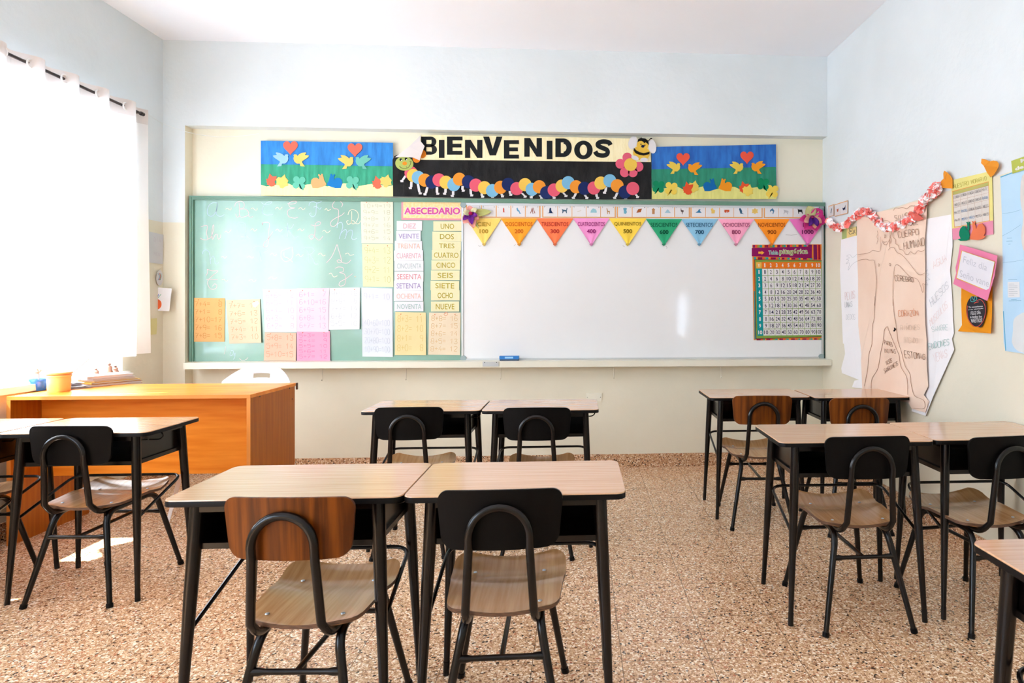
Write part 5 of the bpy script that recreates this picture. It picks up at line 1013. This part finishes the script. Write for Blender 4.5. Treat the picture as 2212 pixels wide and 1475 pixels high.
# ---------------------------------------------------------------- student chairs
def make_chair(dark):
    r = empty('school_chair', (0, 0, 0)); nu, nv = 14, 18
    v = []; f = []
    for s in (0, 1):
        for j in range(nv + 1):
            w = .5 - .5 * math.cos(math.pi * j / nv); hw = .150 + .022 * min(1, w * 1.4)
            e = min(w, 1 - w); rc = .14
            if e < rc: hw -= .040 * (1 - math.sqrt(max(0, 1 - ((rc - e) / rc) ** 2)))
            for i in range(nu + 1):
                u = i / nu * 2 - 1
                z = .386 + .020 * u * u * (.5 + .6 * w) - .012 * math.exp(-((w - .74) / .13) ** 2) + .012 * w * w + (.010 * ((w - .78) / .22) if w > .78 else 0)
                v.append((u * hw, -.170 + .345 * w - (.010 * u * u if w > .5 else -.008 * u * u), z - .011 * s))
    M_ = (nu + 1) * (nv + 1)
    for j in range(nv):
        for i in range(nu): a = j * (nu + 1) + i; q = (a, a + 1, a + nu + 2, a + nu + 1); f.append(q); f.append(tuple(M_ + t for t in reversed(q)))
    ring = list(range(nu + 1)) + [(j + 1) * (nu + 1) + nu for j in range(nv)] + [nv * (nu + 1) + i for i in range(nu - 1, -1, -1)] + [j * (nu + 1) for j in range(nv - 1, 0, -1)]
    nf = len(f)
    for a, b in zip(ring, ring[1:] + ring[:1]): f.append((a, b, M_ + b, M_ + a))
    se = obj('seat', v, f, [SEATW, PLYEDGE], r, [0] * nf + [1] * (len(f) - nf), True, ang=50)
    for x, y in ((-.10, -.12), (.10, -.12), (-.105, .09), (.105, .09)):
        m = MB(); m.lathe([(.006, 0), (.005, .002), (.0001, .003)], c=(x, y, .3925), n=10); m.build('rivet', ALU, se, smooth=True)
    v = []; f = []; nu, nv = 18, 20; PB = -.222
    for s in (0, 1):
        for j in range(nv + 1):
            w = .5 - .5 * math.cos(math.pi * j / nv); hw = .152 + .014 * w; e = min(w, 1 - w) * .160; rc = .034
            if e < rc: hw -= rc * (1 - math.sqrt(max(0, 1 - ((rc - e) / rc) ** 2)))
            for i in range(nu + 1):
                u = i / nu * 2 - 1; x = u * hw
                v.append((x, PB + 1.15 * x * x - .012 * w - .009 * s + .006, .573 + .160 * w - .004 * u * u * w))
    M_ = (nu + 1) * (nv + 1)
    for j in range(nv):
        for i in range(nu): a = j * (nu + 1) + i; q = (a, a + 1, a + nu + 2, a + nu + 1); f.append(q); f.append(tuple(M_ + t for t in reversed(q)))
    ring = list(range(nu + 1)) + [(j + 1) * (nu + 1) + nu for j in range(nv)] + [nv * (nu + 1) + i for i in range(nu - 1, -1, -1)] + [j * (nu + 1) for j in range(nv - 1, 0, -1)]
    for a, b in zip(ring, ring[1:] + ring[:1]): f.append((a, b, M_ + b, M_ + a))
    obj('backrest', v, f, [DARKPLY if dark else CHAIRWOOD], r, None, True, ang=50)
    # inverted U tube behind the backrest, bent forward under the seat
    A = [(-.092, .02, .366), (-.092, -.178, .368), (-.088, -.222, .415), (-.078, -.236, .58)]
    arch = [(.078 * math.cos(t), -.240, .612 + .078 * math.sin(t)) for t in [math.pi - math.pi * k / 14 for k in range(15)]]
    Bq = [(-x, y, z) for x, y, z in reversed(A)]
    m = MB(); m.tube(bend(A[:3], .035) + [A[3]] + arch + [Bq[0]] + bend(Bq[1:], .035), .0112, 12); m.build('back_tube', BLACK, r, smooth=True)
    def side(s):
        P = [(s * .170, -.225, 0), (s * .100, -.150, .360), (s * .108, .135, .366), (s * .170, .222, 0)]
        return bend(P, .055, 7), P
    for s in (-1, 1):
        P, K = side(s); mid = len(P) // 2
        m = MB(); m.tube(P[:mid + 1], [.0095] + [.0122] * (mid), 12); lg_ = m.build('leg', BLACK, r, smooth=True)
        m = MB(); m.tube([K[0], Vector(K[0]) + (Vector(K[1]) - Vector(K[0])) * .045], .0125, 12); m.build('rubber_foot', EDGE, lg_)
        m = MB(); m.tube(P[mid:], [.0122] * (len(P) - mid - 1) + [.0095], 12); lg_ = m.build('leg', BLACK, r, smooth=True)
        m = MB(); m.tube([K[3], Vector(K[3]) + (Vector(K[2]) - Vector(K[3])) * .045], .0125, 12); m.build('rubber_foot', EDGE, lg_)
    def at(s, a, b, t): P, K = side(s); return Vector(K[a]) + (Vector(K[b]) - Vector(K[a])) * t
    zt = .74
    for nm, a, b in (('rear', 0, 1), ('front', 3, 2)):
        p, q = at(-1, a, b, zt), at(1, a, b, zt); m = MB(); m.tube([p + (q - p) * t for t in (0, .1, .16, .84, .9, 1)], [.0105, .0105, .0078, .0078, .0105, .0105], 10); m.build('stretcher', BLACK, r, smooth=True)
    p, q = (at(-1, 0, 1, zt) + at(1, 0, 1, zt)) / 2, (at(-1, 3, 2, zt) + at(1, 3, 2, zt)) / 2; m = MB(); m.tube([p, q], .0075, 10); m.build('stretcher', BLACK, r, smooth=True)
    return r
protos = {}
def back_at(px, py, yw):      # world point of a backrest centre (height .653) from its photo position
    return Zp(px, py, .653)
CH = [('wood', 615, 1143, -.05, 'brown wooden backed school chair at the left desk of the large front pair'), ('dark', 1079, 1123.5, .02, 'school chair with scuffed black backrest at the right desk of the large front pair'),
 ('dark', 142, 962.5, -.03, 'black backed school chair at the desk before the teacher desk, shiny pale seat'), ('dark', 1881, 989, .02, 'black backed school chair in the right middle row with full light seat in view'),
 ('dark', 2187, 988, .13, 'black backed school chair by the right wall, cut off by the right photo edge'), ('dark', 881, 915, .03, 'black backed school chair under the whiteboard, left one of the two by the front wall'),
 ('dark', 1159, 916, -.02, 'dark brown backed school chair under the whiteboard, right one of that pair'), ('wood', 1649, 886, -.05, 'brown wooden backed school chair, left of the two in the back right corner'),
 ('wood', 1861, 892, .0, 'brown wooden backed school chair in the back right corner nearest the body drawing'), ('dark', -222, 968, .0, 'school chair at the left photo edge showing only its seat and front leg')]
for kind, px, py, rz, lab in CH:
    if kind in protos: ch = dup(protos[kind])
    else: ch = protos[kind] = make_chair(kind == 'dark')
    b = Zp(px, py, .653); q = Matrix.Rotation(rz, 3, 'Z') @ Vector((0, -.228, 0))
    ch.location = (b.x - q.x, b.y - q.y, 0); ch.rotation_euler = (0, 0, rz); tag(ch, lab, 'chair', 'school chairs at the student desks')

# ---------------------------------------------------------------- teacher desk
TX0, TX1, TY0, TY1, TZ = -2.895, -1.700, 3.478, 4.005, .757
td = empty('teacher_desk', ((TX0 + TX1) / 2, (TY0 + TY1) / 2, 0)); tag(td, 'large orange veneered teacher desk at the left below the curtain', 'desk'); lo = td.location
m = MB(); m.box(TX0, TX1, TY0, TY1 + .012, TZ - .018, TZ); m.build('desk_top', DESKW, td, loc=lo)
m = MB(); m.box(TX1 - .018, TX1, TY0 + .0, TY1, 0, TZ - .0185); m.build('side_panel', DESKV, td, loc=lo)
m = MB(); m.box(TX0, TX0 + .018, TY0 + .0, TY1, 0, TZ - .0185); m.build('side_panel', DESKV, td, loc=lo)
m = MB(); m.box(TX1 - .0185, TX1 + .0005, TY0 - .0012, TY0 - .0002, 0, TZ - .0185); m.box(TX0 - .0005, TX0 + .0185, TY0 - .0012, TY0 - .0002, 0, TZ - .0185); m.box(TX0, TX1, TY0 - .0012, TY0 - .0002, TZ - .018, TZ - .0005); m.build('edge_banding', mat('orange_edge_band', (226, 140, 60), rough=.4), td, loc=lo)
m = MB(); m.box(TX0 + .0185, TX1 - .0185, TY0 + .19, TY0 + .206, .305, TZ - .0185); m.build('modesty_panel', DESKW, td, loc=lo)
m = MB(); m.box(TX1 + .0005, TX1 + .008, TY1 + .0125, TY1 + .026, TZ - .04, TZ); m.build('corner_trim', mat('dark_wood_trim', (96, 62, 44), rough=.5), td, loc=lo)
for (y, z) in ((TY0 + .10, TZ - .022), (TY1 - .07, TZ - .022), (TY1 - .035, TZ - .09)):
    m = MB(); m.tube([(TX1 - .001, y, z), (TX1 + .0012, y, z)], .0045, 10); m.build('screw_cap', BLACK, td, loc=lo)
# teacher chair (white plastic)
WPL = mat('white_moulded_plastic', (244, 244, 245), rough=.35)
tcx, tcy = -2.06, 4.33
tc = empty('teacher_chair', (tcx, tcy - .22, 0)); tag(tc, 'white moulded plastic chair behind the teacher desk', 'chair')
v = []; f = []; nu, nv = 24, 14; hid = set()
for j in range(nv + 1):
    w = j / nv
    for i in range(nu + 1):
        u = i / nu * 2 - 1; top = .84 - .10 * abs(u) ** 2.4 ; z = .44 + (top - .44) * w
        hw = .235 * (1 - .10 * w)
        v.append((u * hw, -(.10 * u * u) + .10 * w + .18, z))
for j in range(nv):
    for i in range(nu):
        uu = (i + .5) / nu * 2 - 1
        if j in (11,) and abs(uu) < .25: continue
        if j in (3, 4, 5, 6, 7, 8) and abs(uu) < .6 and i % 3 == 1: continue
        a = j * (nu + 1) + i; f.append((a, a + 1, a + nu + 2, a + nu + 1))
o = obj('backrest', v, f, WPL, tc, smooth=True, ang=180); md = o.modifiers.new('thickness', 'SOLIDIFY'); md.thickness = .006
v = []; f = []
for j in range(11):
    for i in range(13):
        u = i / 6 - 1; w = j / 10; v.append((u * (.235 - .02 * w), .19 - .42 * w, .44 - .012 * (1 - u * u) - (.02 * max(0, w - .85) / .15)))
for j in range(10):
    for i in range(12): a = j * 13 + i; f.append((a, a + 1, a + 14, a + 13))
o = obj('seat', v, f, WPL, tc, smooth=True, ang=180); md = o.modifiers.new('thickness', 'SOLIDIFY'); md.thickness = .006
for sx, sy in ((-1, -1), (1, -1), (-1, 1), (1, 1)):
    a = Vector((sx * .205, -.20 if sy < 0 else .16, .435)); b = Vector((sx * .245, -.335 if sy < 0 else .26, 0)); m = MB(); v = []
    for t in (0, 1):
        p = a + (b - a) * t; w_ = .028 - .010 * t
        v += [p + Vector((0, 0, 0)), p + Vector((-sx * w_, 0, 0)), p + Vector((-sx * w_, .004, 0)), p + Vector((-sx * .004, .004, 0)), p + Vector((-sx * .004, -sy * w_, 0)), p + Vector((0, -sy * w_, 0))]
    m.add(v, [(0, 1, 2, 3, 4, 5), (6, 7, 8, 9, 10, 11)] + [(i, (i + 1) % 6, 6 + (i + 1) % 6, 6 + i) for i in range(6)]); m.build('leg', WPL, tc)

# ---------------------------------------------------------------- on the teacher desk
p = Zp(83, 843, TZ); bp2 = empty('blue_pot', (p.x, p.y, TZ)); tag(bp2, 'small blue plastic pot with a paper flower on the teacher desk', 'pot')
m = MB(); m.lathe([(.030, 0), (.031, .002), (.038, .050), (.041, .051), (.0415, .063), (.038, .063), (.035, .045), (.028, .006)], n=28); m.build('pot_body', mat('glossy_blue_plastic', (52, 120, 214), rough=.25), bp2, smooth=True)
m = MB(); m.tube([(0, 0, .006), (.002, 0, .08), (.0, .0, .105)], .004, 8); m.build('stem', paper((206, 186, 166)), bp2)
for k, a in enumerate((5, 60, 120, 185)):
    t = math.radians(a); m = MB(); d = (math.cos(t), math.sin(t) * .8 + .15); petal(m, Vector((0, -.004, .098)), d, .014, .058, .006)
    o = m.build('petal', paper((196, 168, 146)), bp2, smooth=True, ang=180); md = o.modifiers.new('thickness', 'SOLIDIFY'); md.thickness = .002
m = MB(); m.lathe([(.0001, -.012), (.009, -.008), (.012, .002), (.006, .012), (.0001, .014)], c=(0, -.004, .100), n=12); m.build('flower_head', paper((176, 140, 116)), bp2, smooth=True)
p = Zp(127.5, 845, TZ); oc = empty('orange_container', (p.x, p.y, TZ)); tag(oc, 'wide pale orange plastic tub with lid on the teacher desk', 'container')
m = MB(); m.lathe([(.046, 0), (.049, .004), (.0515, .05), (.053, .078), (.056, .080), (.056, .088), (.053, .09), (.050, .078), (.045, .006)], n=36); m.build('tub_body', mat('pale_orange_plastic', (252, 192, 118), rough=.35), oc, smooth=True)
m = MB(); m.lathe([(.0001, .092), (.053, .092), (.0585, .096), (.059, .104), (.055, .106), (.0001, .105)], n=36); m.build('tub_lid', mat('lid_orange_plastic', (252, 184, 122), rough=.35), oc, smooth=True)
# stack of folders and papers
a0 = Zp(184, 838, TZ); a1 = Zp(288, 828, TZ); dx = (a1 - a0).normalized(); dy = Vector((-dx.y, dx.x, 0)); ang = math.atan2(dx.y, dx.x)
def slabthing(name, z0, th, off_u, off_v, w, d, rot, rgb, label, cat, grp=None, parts=None):
    base = a0 + dx * off_u + dy * off_v; o = empty(name, (base.x, base.y, z0), ang + rot); tag(o, label, cat, grp); return o
stk = [('notebook', .014, 0, 0, .300, .150, 0, (176, 120, 98), 'brown covered book at the bottom of the stack on the teacher desk', 'book'),
       ('folder', .010, .035, .006, .262, .150, .02, (244, 200, 90), 'yellow folder lying on the brown book in the stack', 'folder'),
       ('folder', .007, .050, .010, .235, .150, .04, (246, 206, 150), 'light orange folder in the middle of the stack', 'folder'),
       ('folder', .010, .045, .012, .225, .150, .03, (226, 216, 216), 'pale grey folder above the orange folder', 'folder'),
       ('paper_pile', .016, .015, .010, .250, .150, .05, (244, 240, 244), 'thick white paper pile on top of the stack on the teacher desk', 'papers')]
z = TZ + .0004
for nm, th, ou, ov, w, d, rt_, rgb, lab, cat in stk:
    o = slabthing(nm, z, th, ou, ov, w, d, rt_, rgb, lab, cat, 'stack of folders on the teacher desk')
    m = MB(); m.box(.004, w - .006, .004, d - .004, .0015, th - .0015); m.build('pages', paper((244, 240, 238)), o)
    m = MB(); m.box(0, w, 0, d, 0, .0014); m.box(0, w, 0, d, th - .0014, th); m.box(0, .0014, 0, d, .0014, th - .0014); m.build('cover', paper(rgb), o); z += th + .0006
ls = [('loose_papers', (-.115, -.004, .13, .14, .012, -.15), 'loose white papers fanned out left of the folder stack', (240, 238, 244)), ('loose_papers', (-.10, .018, .11, .12, .012, .12), 'crumpled white papers lying on the fanned papers beside the stack', (244, 242, 248))]
z = TZ + .0004
for nm, (ou, ov, w, d, th, rr), lab, rgb in ls:
    base = a0 + dx * ou + dy * ov; o = empty(nm, (base.x, base.y, z), ang + rr); tag(o, lab, 'papers')
    for k in range(6):
        m = MB(); v = []; f = []; h = th * k / 6; sw_ = .006 * math.sin(k * 2.1)
        for j in range(6):
            for i in range(8): v.append((w * i / 7 + sw_, d * j / 5 - sw_, h + .0006 + .0045 * (k > 3) * math.sin(i * .9 + k) ** 2))
        for j in range(5):
            for i in range(7): a = j * 8 + i; f.append((a, a + 1, a + 9, a + 8))
        q = obj('sheet', v, f, paper(rgb), o, smooth=True, ang=180); md = q.modifiers.new('t', 'SOLIDIFY'); md.thickness = .0004
    z += th + .0056
# slanting blue and white folder leaning on the sill
q0 = Zp(52, 848, TZ); 
lf = empty('leaning_folder', (q0.x - .005, q0.y + .16, TZ)); tag(lf, 'pale blue and white folder leaning diagonally behind the blue pot', 'folder')
v = [(-.010, 0, .002), (.035, 0, .002), (.205, .02, .165), (.150, .02, .185)]; v += [(x, y + .010, z_) for x, y, z_ in v]
obj('folder_cover', v, [(0, 1, 2, 3), (7, 6, 5, 4), (0, 1, 5, 4), (1, 2, 6, 5), (2, 3, 7, 6), (3, 0, 4, 7)], paper((246, 248, 252)), lf)
v = [(.012, -.0006, .004), (.034, -.0006, .004), (.200, .0194, .160), (.176, .0194, .169)]; v += [(x, y - .001, z_) for x, y, z_ in v]
obj('blue_stripe', v, [(0, 1, 2, 3), (7, 6, 5, 4), (0, 1, 5, 4), (1, 2, 6, 5), (2, 3, 7, 6), (3, 0, 4, 7)], paper((176, 208, 236)), lf)
# small figurines on the window sill
for k, (px, s, lab) in enumerate(((207, .8, 'small brown clay figurine on the window sill, leftmost and palest'), (236, 1.25, 'tallest brown clay figurine on the window sill'), (249, .85, 'small brown clay figurine at the right end of the window sill'))):
    r_ = ray(px, 800); X = XL + .0; t = X / r_.x; o = empty('figurine', (X, r_.y * t, W1[2] + .006)); tag(o, lab, 'figurine', 'clay figurines on the window sill'); h = .055 * s
    m = MB(); m.lathe([(.018, 0), (.020, h * .1), (.014, h * .35), (.016, h * .5), (.010, h * .68), (.0001, h * .72)], n=12); m.build('robe', mat('brown_clay', (150, 104, 84), rough=.7), o, smooth=True)
    m = MB(); m.lathe([(.0001, h * .66), (.008, h * .74), (.009, h * .84), (.004, h * .95), (.0001, h)], n=12); m.build('head', mat('dark_clay', (112, 74, 60), rough=.7), o, smooth=True)
